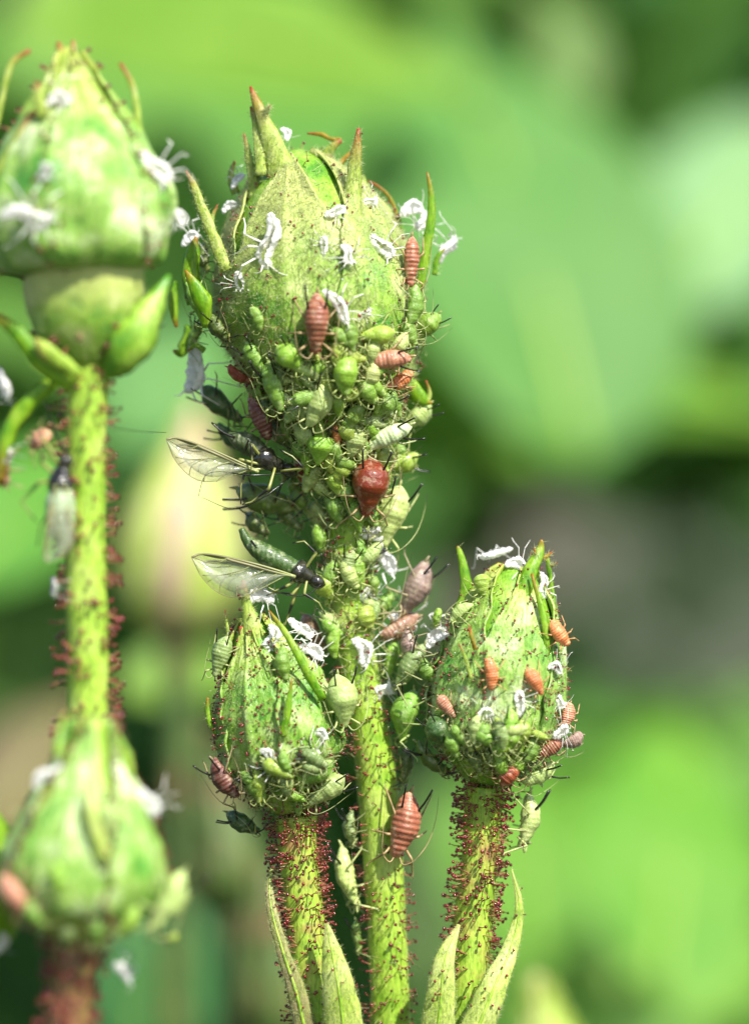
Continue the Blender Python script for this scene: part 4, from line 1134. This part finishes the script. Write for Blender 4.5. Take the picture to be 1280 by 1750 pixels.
# px, py, head angle, length, width, colour, build, label, options
APH = [
    (541, 553, -92, 108, 43, 'pink', 'slim', 'large brownish pink aphid with ringed back, head down, on the front of the tall bud', dict(lean=.6)),
    (702, 447, -93, 88, 29, 'pink', 'slim', 'long pinkish aphid hanging under white skins at the upper right of the tall bud', dict(sip=False, lean=.6)),
    (662, 615, 188, 86, 34, 'salmon', 'slim', 'light pink aphid lying level, dark-eyed head to the left, on the tall bud', dict(lean=.5)),
    (680, 652, 210, 60, 25, 'orange', 'nymph', 'small orange aphid tilted just below the light pink one on the tall bud', dict()),
    (631, 832, -95, 106, 60, 'red', 'plump', 'big glossy dark red aphid with long black cornicles at the neck of the tall bud', dict(lean=.6, up=.12)),
    (521, 812, -70, 60, 28, 'rust', 'nymph', 'small rust red aphid in the shade left of the glossy dark red one', dict()),
    (410, 640, -28, 50, 21, 'rust', 'nymph', 'tiny rust red aphid in shade right of the bright white skin on the tall bud', dict()),
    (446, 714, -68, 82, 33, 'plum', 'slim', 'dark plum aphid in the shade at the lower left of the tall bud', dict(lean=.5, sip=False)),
    (497, 611, -40, 62, 40, 'bright', 'plump', 'rounded bright green aphid just left below the brownish pink one', dict(lean=.6)),
    (470, 660, -75, 90, 38, 'green', 'slim', 'long green aphid with pale tail below the rounded bright green one', dict(lean=.5)),
    (591, 640, -95, 74, 44, 'bright', 'plump', 'broad bright green aphid left of the light pink level one', dict(lean=.6, sip=False)),
    (545, 690, 250, 88, 45, 'pale', 'plump', 'large pale green aphid with hexagonal looking back in the middle of the cluster', dict(lean=.5)),
    (547, 765, -95, 62, 42, 'bright', 'plump', 'vivid green oval aphid left above the glossy dark red one', dict(lean=.6, up=.1)),
    (576, 604, -100, 44, 26, 'yellow', 'nymph', 'small yellow-green aphid just below right of the brownish pink one', dict()),
    (515, 852, -75, 50, 36, 'green', 'plump', 'short green aphid under the small rust red one', dict(sip=False)),
    (456, 850, 5, 112, 60, 'olive', 'plump', 'large dark olive aphid in deep shade with two black cornicles pointing left', dict(key='all', lean=.1, roll=-10)),  # body colour darkened to paint the deep shade
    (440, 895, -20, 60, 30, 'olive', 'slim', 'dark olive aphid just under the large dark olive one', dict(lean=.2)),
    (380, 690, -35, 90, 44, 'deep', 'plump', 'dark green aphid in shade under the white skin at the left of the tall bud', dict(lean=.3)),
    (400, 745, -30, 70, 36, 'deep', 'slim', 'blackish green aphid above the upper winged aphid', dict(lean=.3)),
    (547, 920, -78, 52, 28, 'bright', 'plump', 'small green aphid on the top of the thick middle stem', dict(sip=False, up=.05)),
    (557, 1004, -55, 50, 34, 'yellow', 'plump', 'smooth yellow-green egg-shaped aphid on the left edge of the middle stem', dict(sip=False, up=.1)),
    (570, 1075, -35, 52, 22, 'bright', 'slim', 'slender green aphid under the egg-shaped one on the middle stem', dict(sip=False)),
    (706, 1004, 240, 104, 50, 'mauve', 'plump', 'dusty mauve aphid rising tail-up from the right side of the middle stem', dict(lean=.4)),
    (684, 1072, 200, 78, 40, 'brown', 'slim', 'dusty brown aphid tangled below the mauve one', dict(sip=False)),
    (702, 1100, 110, 60, 30, 'mauve', 'slim', 'small mauve aphid end showing right of the dusty brown one', dict(sip=False)),
    (538, 1080, -50, 72, 38, 'brown', 'plump', 'brownish aphid half hidden behind the tip of the left small bud', dict(sip=False, up=-.05)),
    (665, 744, 205, 86, 34, 'palest', 'slim', 'very pale green aphid with two black cornicles right above the dark red one', dict(lean=.4, up=.08)),
    (714, 708, 215, 60, 46, 'pale', 'plump', 'pale round aphid on the right outline of the tall bud with one long cornicle', dict(lean=.3)),
    (688, 790, 190, 62, 34, 'yellow', 'slim', 'yellow-green aphid sticking out right of the glossy dark red one', dict(lean=.3)),
    (668, 882, 250, 110, 56, 'pale', 'plump', 'large pale green aphid behind the head of the glossy dark red one', dict(lean=.3, roll=30)),
    (608, 706, -120, 60, 30, 'green', 'slim', 'green aphid right of the large pale one in the middle of the cluster', dict()),
    (606, 752, -100, 62, 38, 'pale', 'plump', 'pale green aphid directly above the glossy dark red one', dict(sip=False)),
    (655, 690, -130, 66, 36, 'green', 'plump', 'mid green aphid under the small orange one', dict()),
    (577, 742, -90, 36, 20, 'orange', 'nymph', 'tiny dull orange aphid between two green ones in the cluster', dict()),
    (730, 556, 225, 60, 38, 'bright', 'plump', 'green aphid on the right outline of the tall bud, cornicles pointing right', dict(lean=.3)),
    (707, 522, -100, 72, 32, 'green', 'slim', 'long green aphid just under the pinkish hanging one', dict(lean=.4, sip=False)),
    (645, 572, 185, 64, 30, 'yellow', 'slim', 'yellow-green aphid above the light pink level one', dict(sip=False)),
    (600, 575, -80, 54, 28, 'green', 'slim', 'green aphid to the right of the brownish pink one', dict(sip=False)),
    (628, 668, -60, 56, 32, 'green', 'plump', 'green aphid left of the small orange one', dict(sip=False)),
    (520, 735, -100, 60, 34, 'green', 'plump', 'shaded green aphid left of the vivid oval one', dict(sip=False)),
    (488, 745, -60, 60, 34, 'olive', 'plump', 'dull olive aphid right of the dark plum one', dict()),
    (435, 610, -60, 60, 30, 'green', 'slim', 'slender green aphid left of the rounded bright green one', dict()),
    (575, 820, -85, 56, 34, 'yellow', 'plump', 'yellow-green aphid touching the left of the glossy dark red one', dict(sip=False)),
    (655, 800, -60, 50, 26, 'yellow', 'nymph', 'tiny yellow-green aphid behind the cornicle of the dark red one', dict(up=-.04)),
    (575, 870, -70, 56, 30, 'green', 'slim', 'green aphid below left of the glossy dark red one', dict(sip=False)),
    (495, 885, -30, 60, 30, 'olive', 'slim', 'dark green aphid at the shaded left edge of the stem top', dict()),
    (636, 640, -100, 50, 28, 'pale', 'nymph', 'pale nymph squeezed under the light pink level aphid', dict()),
    (560, 660, -75, 46, 24, 'yellow', 'nymph', 'small yellow-green nymph between two broad green aphids', dict()),
    (680, 590, -130, 54, 26, 'pale', 'slim', 'pale slender aphid right above the light pink level one', dict(sip=False)),
    (700, 570, -60, 46, 26, 'green', 'nymph', 'small green nymph left of the aphid on the right outline', dict()),
    (635, 730, -70, 52, 30, 'bright', 'plump', 'green aphid just left of the very pale one', dict(sip=False)),
    (440, 545, -70, 46, 22, 'green', 'nymph', 'small green nymph high on the shaded left of the tall bud', dict()),
    (375, 560, -50, 60, 28, 'olive', 'slim', 'olive aphid beside the red-tipped lobe on the left of the tall bud', dict(lean=.2)),
    (335, 575, 230, 56, 26, 'green', 'slim', 'green aphid clinging left above the bright white skin', dict(lean=.2)),
    (352, 440, -80, 56, 28, 'olive', 'slim', 'olive aphid high on the left outline of the tall bud', dict(lean=.2, sip=False)),
    (338, 515, -62, 78, 27, 'bright', 'slim', 'slim yellow-green aphid low on the red-tipped lobe left of the tall bud', dict(lean=.4, up=.2, sip=False)),
    (584, 1198, -82, 94, 50, 'pale', 'plump', 'large translucent green aphid with black cornicle on the right of the left small bud', dict(lean=.6, up=.1)),
    (378, 1122, 255, 74, 36, 'grey', 'plump', 'greyish translucent aphid at the upper left outline of the left small bud', dict(lean=.2)),
    (384, 1330, -60, 80, 34, 'plum', 'slim', 'dull plum-pink aphid head down at the lower left of the left small bud', dict(lean=.3)),
    (416, 1404, -28, 66, 40, 'deep', 'plump', 'dark green aphid hanging left of the neck of the left small bud', dict(lean=.1)),
    (540, 1320, 210, 70, 32, 'green', 'slim', 'green aphid under the lower right of the left small bud', dict(lean=.5, sip=False)),
    (556, 1350, 215, 80, 42, 'pale', 'plump', 'pale green aphid low on the right of the neck of the left small bud', dict(lean=.4)),
    (484, 1133, -85, 62, 26, 'green', 'slim', 'narrow green aphid on the upper front of the left small bud', dict(sip=False, lean=.6)),
    (446, 1358, -80, 46, 28, 'green', 'plump', 'small green aphid at the bottom left of the left small bud', dict(sip=False)),
    (488, 1338, -75, 50, 26, 'grey', 'slim', 'grey-green aphid at the bottom centre of the left small bud', dict(sip=False)),
    (668, 1126, -100, 62, 27, 'bright', 'slim', 'upright green aphid with yellow belly on the right of the middle stem', dict(lean=.5, sip=False, up=.1)),
    (626, 1054, -80, 42, 32, 'yellow', 'nymph', 'blurred yellow-green nymph on the middle stem left of the mauve aphids', dict()),
    (703, 1140, 230, 90, 40, 'grey', 'plump', 'grey-green aphid hanging between the middle stem and the right bud', dict(lean=.2)),
    (698, 1225, 255, 96, 50, 'green', 'plump', 'big shaded green aphid in the gap right of the middle stem', dict(lean=.2)),
    (690, 1310, 260, 60, 34, 'olive', 'plump', 'olive aphid on the right edge of the middle stem above the ringed pink one', dict(lean=.2)),
    (740, 1295, -40, 80, 30, 'olive', 'slim', 'dark olive aphid with long trailing antennae below left of the right bud', dict(lean=.1)),
    (690, 1410, -103, 118, 54, 'pink', 'plump', 'large ringed pink aphid head down on the right of the middle stem', dict(lean=.6, up=.12)),
    (598, 1498, -72, 112, 34, 'pale', 'slim', 'long whitish green aphid head down along the left edge of the middle stem', dict(lean=.2)),
    (612, 1600, -80, 56, 20, 'green', 'slim', 'tiny slender green aphid low on the left edge of the middle stem', dict(lean=.2)),
    (602, 1415, -85, 60, 28, 'grey', 'slim', 'grey-green aphid above the long whitish one on the middle stem', dict(lean=.2)),
    (839, 1152, -84, 56, 23, 'orange', 'nymph', 'orange young aphid standing upright at the centre of the right bud', dict(lean=.7, ant=False)),
    (914, 1165, -60, 52, 22, 'orange', 'nymph', 'orange young aphid slanting on the right half of the right bud', dict(lean=.7, ant=False)),
    (763, 1208, -52, 46, 22, 'salmon', 'nymph', 'salmon pink young aphid at the lower left of the right bud', dict(lean=.7, ant=False)),
    (955, 1083, -55, 52, 25, 'orange', 'nymph', 'orange young aphid on the upper right outline of the right bud', dict(lean=.5, ant=False)),
    (969, 1222, -105, 44, 24, 'salmon', 'nymph', 'salmon young aphid on the lower right outline of the right bud', dict(lean=.5, ant=False)),
    (976, 1265, 200, 44, 24, 'mauve', 'nymph', 'dusty pink young aphid under a white skin at the lower right of the right bud', dict(lean=.5)),
    (938, 1280, 215, 54, 28, 'pink', 'slim', 'dark pink aphid low on the right side of the right bud', dict(lean=.5, sip=False)),
    (867, 1326, -130, 40, 30, 'rust', 'nymph', 'orange-red aphid at the top of the right gland-covered stalk', dict(lean=.6, up=.1)),
    (921, 1322, 213, 66, 32, 'pale', 'slim', 'pale green aphid pointing its tail right at the neck of the right bud', dict(lean=.4)),
    (897, 1402, -100, 96, 38, 'pale', 'slim', 'pale whitish green aphid hanging right of the right gland-covered stalk', dict(lean=.1)),
    (824, 1000, -80, 38, 27, 'yellow', 'nymph', 'small yellow-green nymph at the upper left of the right bud', dict()),
    (788, 1046, 215, 50, 22, 'pale', 'slim', 'pale slender aphid on the left shoulder of the right bud', dict(sip=False)),
    (748, 1056, -105, 34, 19, 'bright', 'nymph', 'tiny green nymph left of the right bud above the white skin', dict(lean=.2)),
    (892, 1252, -90, 44, 25, 'yellow', 'nymph', 'yellow-green nymph on the lower front of the right bud under the white skin', dict()),
    (851, 1276, -85, 58, 30, 'green', 'slim', 'green aphid at the lower centre of the right bud', dict(sip=False)),
    (776, 1270, -80, 54, 30, 'green', 'plump', 'shaded green aphid at the lower left of the right bud', dict(sip=False)),
    (906, 1282, -110, 48, 24, 'green', 'slim', 'green aphid between the yellow-green nymph and the dark pink one', dict(sip=False)),
    (752, 1250, -60, 66, 40, 'deep', 'plump', 'dark green shaded aphid under the salmon young one on the right bud', dict(lean=.2)),
    (812, 1300, -70, 46, 26, 'olive', 'slim', 'olive aphid in shade just above the right gland-covered stalk', dict()),
    (730, 1145, -60, 46, 26, 'green', 'slim', 'green aphid on the far left outline of the right bud', dict(lean=.2)),
    (287, 1540, 240, 116, 52, 'pale', 'plump', 'large blurred pale green aphid sticking out right of the lower left bud', dict(key='low', lean=.3)),
    (28, 1530, -55, 84, 36, 'salmon', 'slim', 'blurred salmon aphid at the left edge beside the lower left bud', dict(key='low', lean=.5, sip=False)),
    (165, 1590, -80, 60, 38, 'green', 'plump', 'blurred green aphid at the base of the lower left bud', dict(key='low')),
    (60, 1560, -60, 56, 30, 'green', 'plump', 'blurred green aphid at the lower left of the lower left bud', dict(key='low', sip=False)),
    (220, 1575, 240, 60, 30, 'bright', 'plump', 'blurred bright green aphid at the lower right of the lower left bud', dict(key='low', sip=False)),
    (115, 1600, -100, 50, 28, 'olive', 'plump', 'blurred olive aphid at the shaded base of the lower left bud', dict(key='low', sip=False)),
    (190, 1400, -85, 60, 22, 'pale', 'slim', 'blurred pale aphid on the upper front of the lower left bud', dict(key='low', sip=False)),
    (292, 1602, 200, 26, 22, 'yellow', 'nymph', 'tiny blurred yellow nymph below the large pale one at the lower left', dict(key='low', lean=.2)),
    (100, 1500, -80, 60, 26, 'bright', 'slim', 'blurred green aphid on the front of the lower left bud', dict(key='low', sip=False)),
    (70, 752, 200, 44, 30, 'salmon', 'nymph', 'blurred cream-pink nymph left of the tall left stem', dict(key='left', lean=.3)),
    (10, 795, -85, 70, 28, 'salmon', 'nymph', 'blurred salmon nymph at the left edge of the picture', dict(key='left', lean=.3)),
    (235, 570, 230, 70, 34, 'olive', 'plump', 'blurred olive aphid under the large left bud', dict(key='left', lean=.3)),
]

SHD = [
    (461, 412, -95, 98, 26, 'long bright white shed skin standing upright on the upper front of the tall bud', {}),
    (410, 480, -95, 34, 17, 'small square white shed skin with spread legs left below the long upright one', {}),
    (331, 630, -105, 90, 30, 'bright white shed skin with splayed legs on the left outline of the tall bud', dict(up=.1)),
    (489, 228, -60, 26, 13, 'tiny white shed skin at the side of the topmost sepal tip', {}),
    (594, 434, -60, 38, 16, 'small white shed skin right of the long upright one on the tall bud', {}),
    (651, 420, -55, 56, 22, 'slanting white shed skin on the upper right of the tall bud', {}),
    (703, 358, 10, 44, 22, 'crumpled white shed skin by the right green lobe, upper one', {}),
    (722, 378, -110, 38, 20, 'crumpled white shed skin by the right green lobe, lower one', {}),
    (764, 425, 42, 56, 20, 'white shed skin with dark feet sticking out furthest right of the tall bud', dict(lean=.3)),
    (573, 362, 5, 38, 15, 'small level white shed skin below the middle sepal tip', {}),
    (325, 408, 20, 36, 17, 'small white shed skin on the upper left outline of the tall bud', {}),
    (577, 522, -52, 74, 17, 'narrow white shed skin right beside the brownish pink aphid', {}),
    (620, 538, 40, 36, 10, 'thin stick-like white shed skin right of the brownish pink aphid', {}),
    (554, 420, 75, 34, 12, 'faint narrow white shed skin on the middle of the tall bud', {}),
    (406, 309, 40, 34, 14, 'greyish white shed skin at the upper left of the tall bud', {}),
    (394, 353, 25, 34, 15, 'greyish white shed skin left of the downy sepal', {}),
    (632, 345, 30, 30, 13, 'small white tuft of shed skin right of the middle sepal tip', {}),
    (637, 912, -30, 46, 22, 'white shed skin just under the head of the dark red aphid', dict(up=.06)),
    (656, 957, -50, 64, 24, 'frayed white shed skin on the right of the stem top', dict(up=.06)),
    (444, 1020, 15, 50, 30, 'curled white shed skin on the tip of the left small bud', dict(up=.05)),
    (466, 1090, -88, 46, 22, 'upright white shed skin on the upper front of the left small bud', {}),
    (514, 1073, -48, 52, 20, 'slanting white shed skin right of the tip of the left small bud', dict(up=.06)),
    (532, 1113, -30, 48, 22, 'white shed skin beneath the slanting one by the left small bud', {}),
    (620, 1112, -62, 54, 24, 'white shed skin on the front of the middle stem', dict(up=.08)),
    (656, 1180, 40, 40, 20, 'white shed skin right of the middle stem beside the large translucent aphid', dict(up=.05)),
    (688, 1056, -22, 50, 22, 'white shed skin on the dusty mauve aphids', dict(up=.15)),
    (744, 1091, 18, 50, 26, 'compact white shed skin between the middle stem and the right bud', dict(lean=.3)),
    (549, 1254, -20, 28, 13, 'tiny white shed skin at the right of the left small bud', {}),
    (463, 1299, -52, 52, 19, 'white shed skin slanting on the lower front of the left small bud', {}),
    (522, 1291, -8, 52, 18, 'level white shed skin on the lower front of the left small bud', {}),
    (848, 945, 195, 60, 20, 'spidery white shed skin with long thin legs on top of the right bud', dict(up=.12, lean=.2)),
    (884, 966, -15, 44, 20, 'white shed skin on the very tip of the right bud', {}),
    (928, 1000, -85, 46, 15, 'upright white shed skin caught behind the right sepal of the right bud', {}),
    (888, 1202, 80, 46, 16, 'upright greyish white shed skin on the lower front of the right bud', {}),
    (827, 1223, 20, 38, 17, 'white shed skin lower left of the centre of the right bud', {}),
    (949, 1141, -20, 28, 15, 'small white shed skin on the right edge of the right bud, highest of three', {}),
    (955, 1199, -30, 28, 15, 'small white shed skin on the right edge of the right bud, between two others', {}),
    (958, 1251, 10, 30, 17, 'small white shed skin on top of the dusty pink young aphid', dict(up=.15)),
    (802, 1282, 25, 18, 7, 'thin white fleck of shed skin at the shaded base of the right bud', {}),
    (624, 1018, 80, 34, 13, 'wispy white shed skin on the upper middle stem', {}),
    (47, 368, -3, 94, 24, 'long blurred level white shed skin on the large left bud', dict(key='left')),
    (264, 285, -55, 72, 30, 'blurred white shed skin on the upper right of the large left bud', dict(key='left')),
    (306, 370, -60, 36, 18, 'blurred whitish shed skin at the right edge of the large left bud', dict(key='left')),
    (100, 170, 5, 50, 22, 'blurred whitish shed skin near the tip of the large left bud', dict(key='left')),
    (78, 292, -80, 30, 20, 'small blurred white shed skin on the left of the large left bud', dict(key='left')),
    (6, 655, -85, 56, 32, 'bright blurred white shed skin at the left edge below the large bud', dict(key='left', lean=.2)),
    (14, 770, -95, 40, 24, 'blurred white shed skin at the left edge above the salmon nymph', dict(key='left', lean=.2)),
    (93, 1002, -88, 32, 20, 'small blurred white shed skin on the left of the tall left stem', dict(key='left', lean=.2)),
    (84, 1325, 35, 66, 22, 'blurred white shed skin on the upper left of the lower left bud', dict(key='low')),
    (252, 1368, -65, 54, 24, 'blurred white shed skin on the right of the lower left bud', dict(key='low')),
    (210, 1660, -20, 50, 20, 'blurred cream shed skin beside the dark red stem at the lower left', dict(key='low', lean=.2)),
    (5, 1610, -90, 36, 18, 'blurred white shed skin at the left edge near the bottom', dict(key='low', lean=.2)),
]


def wing(root, base, tip, low, label=None):
    """A clear wing between base and tip with its veins; low is the screen-down bulge vector."""
    base, tip, low = map(np.array, (base, tip, low))
    u = tip - base
    up = [(0, 0), (.15, -.03), (.4, -.05), (.7, -.02), (.9, .06), (1, .22)]
    lo = [(0, .0), (.12, .10), (.3, .45), (.55, .90), (.75, 1.0), (.92, .72), (1, .22)]
    us, ls = spline(up, 24), spline(lo, 24)
    V, T = [], []
    for i in range(24):
        for j in range(7):
            k = j / 6
            q = us[i] * (1 - k) + ls[i] * k
            p = base + u * q[0] + low * q[1]
            p = p + np.array([0, .05 * math.sin(q[0] * 9) + .06 * math.sin(k * 7), 0])
            V.append(p); T.append(k)
    Fc = [[i * 7 + j, i * 7 + j + 1, (i + 1) * 7 + j + 1, (i + 1) * 7 + j] for i in range(23) for j in range(6)]
    o = part('wing', V, Fc, M['wing'], root, T=T)

    def W(pts): return [base + u * a + low * b + np.array([0, .05 * math.sin(a * 9) - .012, 0]) for a, b in pts]
    vs = [(up, .020), ([(0, .02), (.2, .03), (.45, .02), (.66, .02)], .022), (lo[1:], .007),
          ([(.15, .02), (.28, .25), (.42, .62), (.48, .82)], .008), ([(.28, .02), (.42, .28), (.58, .68), (.62, .96)], .008),
          ([(.42, .02), (.55, .25), (.75, .50), (.92, .62)], .008), ([(.62, .36), (.74, .66), (.78, .96)], .007),
          ([(.66, .02), (.72, .14), (.84, .24), (.97, .20)], .009), ([(.76, .50), (.86, .72), (.90, .78)], .006)]
    ps = [tube(spline(W(p), 14), r, 6) for p, r in vs]
    V, Fc, T, Mi = join(ps)
    part('wing_vein', V, Fc, M['vein'], o, T=T)
    st = tube(spline(W([(.62, .0), (.75, .02), (.88, .07)]), 8), np.interp(np.linspace(0,1,8),[0,.5,1],[.01, .035, .012]), 8, True, 0, 3, .3)
    part('wing_spot', st[0], st[1], M['vein'], o, T=st[2])
    return o


def winged(label, ab, th, hd, col, wings, legs, ants, dots=True, sips=()):
    root = empty('winged_aphid', th[0], label, 'winged aphid')
    pth = spline(ab[0], 26); r = spline(np.array(ab[1], float), 26)[:, 0]
    V, Fc, T = tube(pth, r * (1 + .03 * np.cos(np.linspace(0, 45, 26))), 16)
    o = part('abdomen', V, Fc, M['aphid'], root, T=T); o.color = (*col, .15)
    V, Fc, T = tube(spline(th, 14), [.10, .14, .19, .21, .20, .21, .20, .17, .15, .14, .13, .12, .10, .05][:14], 14, True, .35, 5)
    part('thorax', V, Fc, M['thorax'], root, T=T)
    V, Fc, T = tube(spline(hd, 8), [.05, .10, .12, .12, .11, .09, .06, .02], 12)
    part('head', V, Fc, M['thorax'], root, T=T)
    for l in legs:
        V, Fc, T = tube(seg_path(l), np.interp(np.linspace(0, 1, (len(l) - 1) * 4 + 1), [0, .35, .5, 1], [.022, .030, .018, .010]), 6)
        part('leg', V, Fc, M['limb_dark'], root, T=T)
    for a in ants:
        V, Fc, T = tube(spline(a, 20), np.linspace(.013, .004, 20), 5); part('antenna', V, Fc, M['black'], root, T=T)
    for a in sips:
        V, Fc, T = tube(spline(a, 8), np.linspace(.024, .015, 8), 7); part('cornicle', V, Fc, M['black'], root, T=T)
    for w_ in wings: wing(root, *w_)
    return root


def winged_all():
    Y = -.6
    q = lambda x, y, d=0: P(x, y, Y + d)
    winged('lower dark green winged aphid with a clear wing spread left, hanging from the middle stem',
           ([q(412, 903), q(424, 925), q(446, 942), q(480, 962), q(512, 975)], [.05, .10, .17, .19, .14]),
           [q(500, 972, -.05), q(515, 980, -.05), q(535, 990)], [q(528, 988), q(545, 996), q(556, 1000)], (.05, .11, .02),
           [(q(505, 985, -.25), q(326, 938, -.3), q(0, 0) * 0 + np.array([.1, 0, -.66])), (q(505, 985, .2), q(345, 952, .4), np.array([.1, .1, -.50]))],
           [[q(515, 985, -.1), q(490, 1002, -.2), q(470, 1010, -.2), q(452, 1000, -.2)], [q(520, 990, 0), q(500, 1016, -.1), q(470, 1012, 0), q(455, 1018, 0)],
            [q(525, 990, -.1), q(520, 1015, -.2), q(545, 1030, -.2), q(556, 1050, -.1)], [q(520, 975, -.1), q(540, 945, -.2), q(520, 925, -.2), q(500, 928, -.2)],
            [q(515, 985, .1), q(500, 1030, .1), q(490, 1060, .2), q(484, 1075, .2)]],
           [[q(550, 998, -.1), q(520, 1018, -.2), q(470, 1012, -.2), q(430, 1000, -.1)], [q(548, 995, .1), q(530, 960, 0), q(540, 945, 0), q(575, 920, 0)]],
           sips=([q(430, 925, -.15), q(438, 935, -.35)],))
    # pale marks along its side
    winged('upper blackish winged aphid, clear wing spread left, in shade under the tall bud',
           ([q(390, 742), q(410, 752), q(430, 762), q(452, 778)], [.05, .16, .19, .14]),
           [q(440, 772, -.05), q(460, 788, -.1), q(485, 800)], [q(482, 798), q(498, 806), q(508, 812)], (.06, .09, .03),
           [(q(442, 806, -.35), q(284, 738, -.4), np.array([.05, 0, -.60])), (q(442, 800, .1), q(300, 752, .3), np.array([.08, .1, -.45]))],
           [[q(450, 785, -.2), q(430, 760, -.45), q(431, 790, -.45), q(428, 812, -.4)], [q(450, 795, -.2), q(410, 785, -.3), q(394, 805, -.3), q(390, 778, -.3)],
            [q(455, 800, -.2), q(420, 805, -.3), q(412, 830, -.3), q(412, 862, -.3)], [q(480, 805, -.2), q(520, 800, -.4), q(500, 780, -.4), q(478, 768, -.4)],
            [q(470, 800, -.2), q(460, 835, -.4), q(430, 858, -.3), q(414, 862, -.3)]],
           [[q(500, 808, -.1), q(430, 812, -.4), q(375, 806, -.3), q(350, 815, -.2), q(339, 850, -.1)], [q(500, 812, .1), q(450, 850, -.2), q(400, 870, -.1), q(345, 850, .1)]],
           sips=([q(402, 748, -.15), q(380, 738, -.2), q(362, 722, -.2)], [q(420, 768, -.25), q(425, 752, -.5)]))
    Y3 = -3.8
    q3 = lambda x, y, d=0: P(x + 12, y, Y3 + d)
    winged('blurred winged aphid with folded greyish wings hanging on the left of the tall left stem',
           ([q3(98, 935), q3(94, 900), q3(92, 860), q3(96, 835)], [.08, .2, .24, .16]),
           [q3(94, 845), q3(92, 820), q3(98, 795)], [q3(98, 800), q3(102, 785), q3(104, 775)], (.40, .50, .30),
           [(q3(84, 830, -.2), q3(60, 962, -.3), np.array([.45, 0, 0.02])), (q3(100, 830, -.2), q3(112, 940, -.1), np.array([-.35, -.1, 0]))],
           [[q3(88, 820), q3(55, 825), q3(25, 858), q3(52, 892)], [q3(86, 815), q3(60, 790), q3(62, 760), q3(80, 745)], [q3(92, 800), q3(60, 745), q3(56, 725), q3(66, 712)],
            [q3(90, 830), q3(70, 880), q3(58, 900), q3(52, 935)]],
           [[q3(102, 778), q3(80, 730), q3(70, 700)], [q3(104, 778), q3(70, 700), q3(60, 680)]])


for a in APH:
    put(*a[:8], **a[8])
for a in SHD:
    shed(*a[:6], **a[6])
winged_all()

LAND = [(541, 553, 'brownish pink ringed aphid'), (631, 832, 'glossy dark red aphid'), (521, 812, 'rust red aphid in the shade'), (446, 714, 'dark plum aphid'),
        (497, 611, 'rounded bright green aphid'), (545, 690, 'large pale green aphid of the cluster'), (547, 765, 'vivid green oval aphid'), (662, 615, 'level light pink aphid'),
        (665, 744, 'very pale aphid with black cornicles'), (456, 850, 'large dark olive aphid'), (557, 1004, 'egg-shaped yellow-green aphid'), (706, 1004, 'dusty mauve aphid'),
        (637, 912, 'white skin under the dark red aphid'), (620, 1112, 'white skin on the middle stem'), (463, 1299, 'slanting white skin on the left small bud'),
        (556, 1350, 'pale aphid at the left small neck'), (763, 1208, 'salmon aphid of the right bud'), (888, 1202, 'upright greyish skin of the right bud'),
        (867, 1326, 'orange-red aphid at the right neck'), (938, 1280, 'dark pink aphid of the right bud'), (591, 640, 'broad bright green aphid')]
USED = {}


def nymph_label(px, py, cn):
    k = sorted(((px - x) ** 2 + (py - y) ** 2, x, y, t) for x, y, t in LAND)
    word = {'green': 'green', 'bright': 'bright green', 'pale': 'pale green', 'yellow': 'yellow-green', 'grey': 'greyish green', 'olive': 'shade-darkened olive'}[cn]
    for d2, x, y, t in k[:4]:
        for far in ((0, 1) if d2 < 45 ** 2 else (1, 0)):
            side = ('below' if py > y else 'above') if abs(py - y) > abs(px - x) else ('right of' if px > x else 'left of')
            l = 'small %s nymph %s %s the %s' % (word, ('just', 'well')[far], side, t)
            if l not in USED: USED[l] = 1; return l
    return 'small %s nymph in the crowd near the %s' % (word, k[0][3])


# the smallest green young that nothing tells apart, packed between the others
for cx, cy, rx, ry, n, lab, grp in [
    (575, 735, 125, 165, 92, 'small green nymph packed among the bigger aphids at the neck of the tall bud', 'green nymphs at the neck of the tall bud'),
    (500, 1335, 75, 50, 18, 'small green nymph under the base of the left small bud', 'green nymphs under the left small bud'),
    (840, 1270, 85, 50, 20, 'small green nymph under the base of the right small bud', 'green nymphs under the right small bud'),
    (610, 1010, 60, 120, 16, 'small green nymph clinging to the upper middle stem', 'green nymphs on the upper middle stem')]:
    for _ in range(n):
        r_, t_ = math.sqrt(rng.random()), rng.uniform(0, 2 * math.pi)
        px, py = cx + rx * r_ * math.cos(t_), cy + ry * r_ * math.sin(t_)
        L_ = rng.uniform(30, 62)
        cname_ = str(rng.choice(['green', 'bright', 'pale', 'yellow', 'grey', 'green'])) if px > 480 or py > 1000 else 'olive'  # nymphs on the left turn olive, shade put into their colour
        put(px, py, -80 + rng.normal(0, 45), L_, L_ * rng.uniform(.38, .52), cname_,
            str(rng.choice(['nymph', 'plump', 'slim'])), nymph_label(px, py, cname_), group=grp, lean=.3, ant=bool(rng.random() < .5))
# thin spider thread from the left stem to the wing
_t = spline([P(186, 731, -3.3), P(240, 738, -2.6), P(284, 739, -1)], 14)
_v = tube(_t, .006, 5)
tag(part('spider_thread', _v[0], _v[1], M['black'], None, T=_v[2]), 'fine dark thread running from the tall left stem to the upper wing', 'thread')
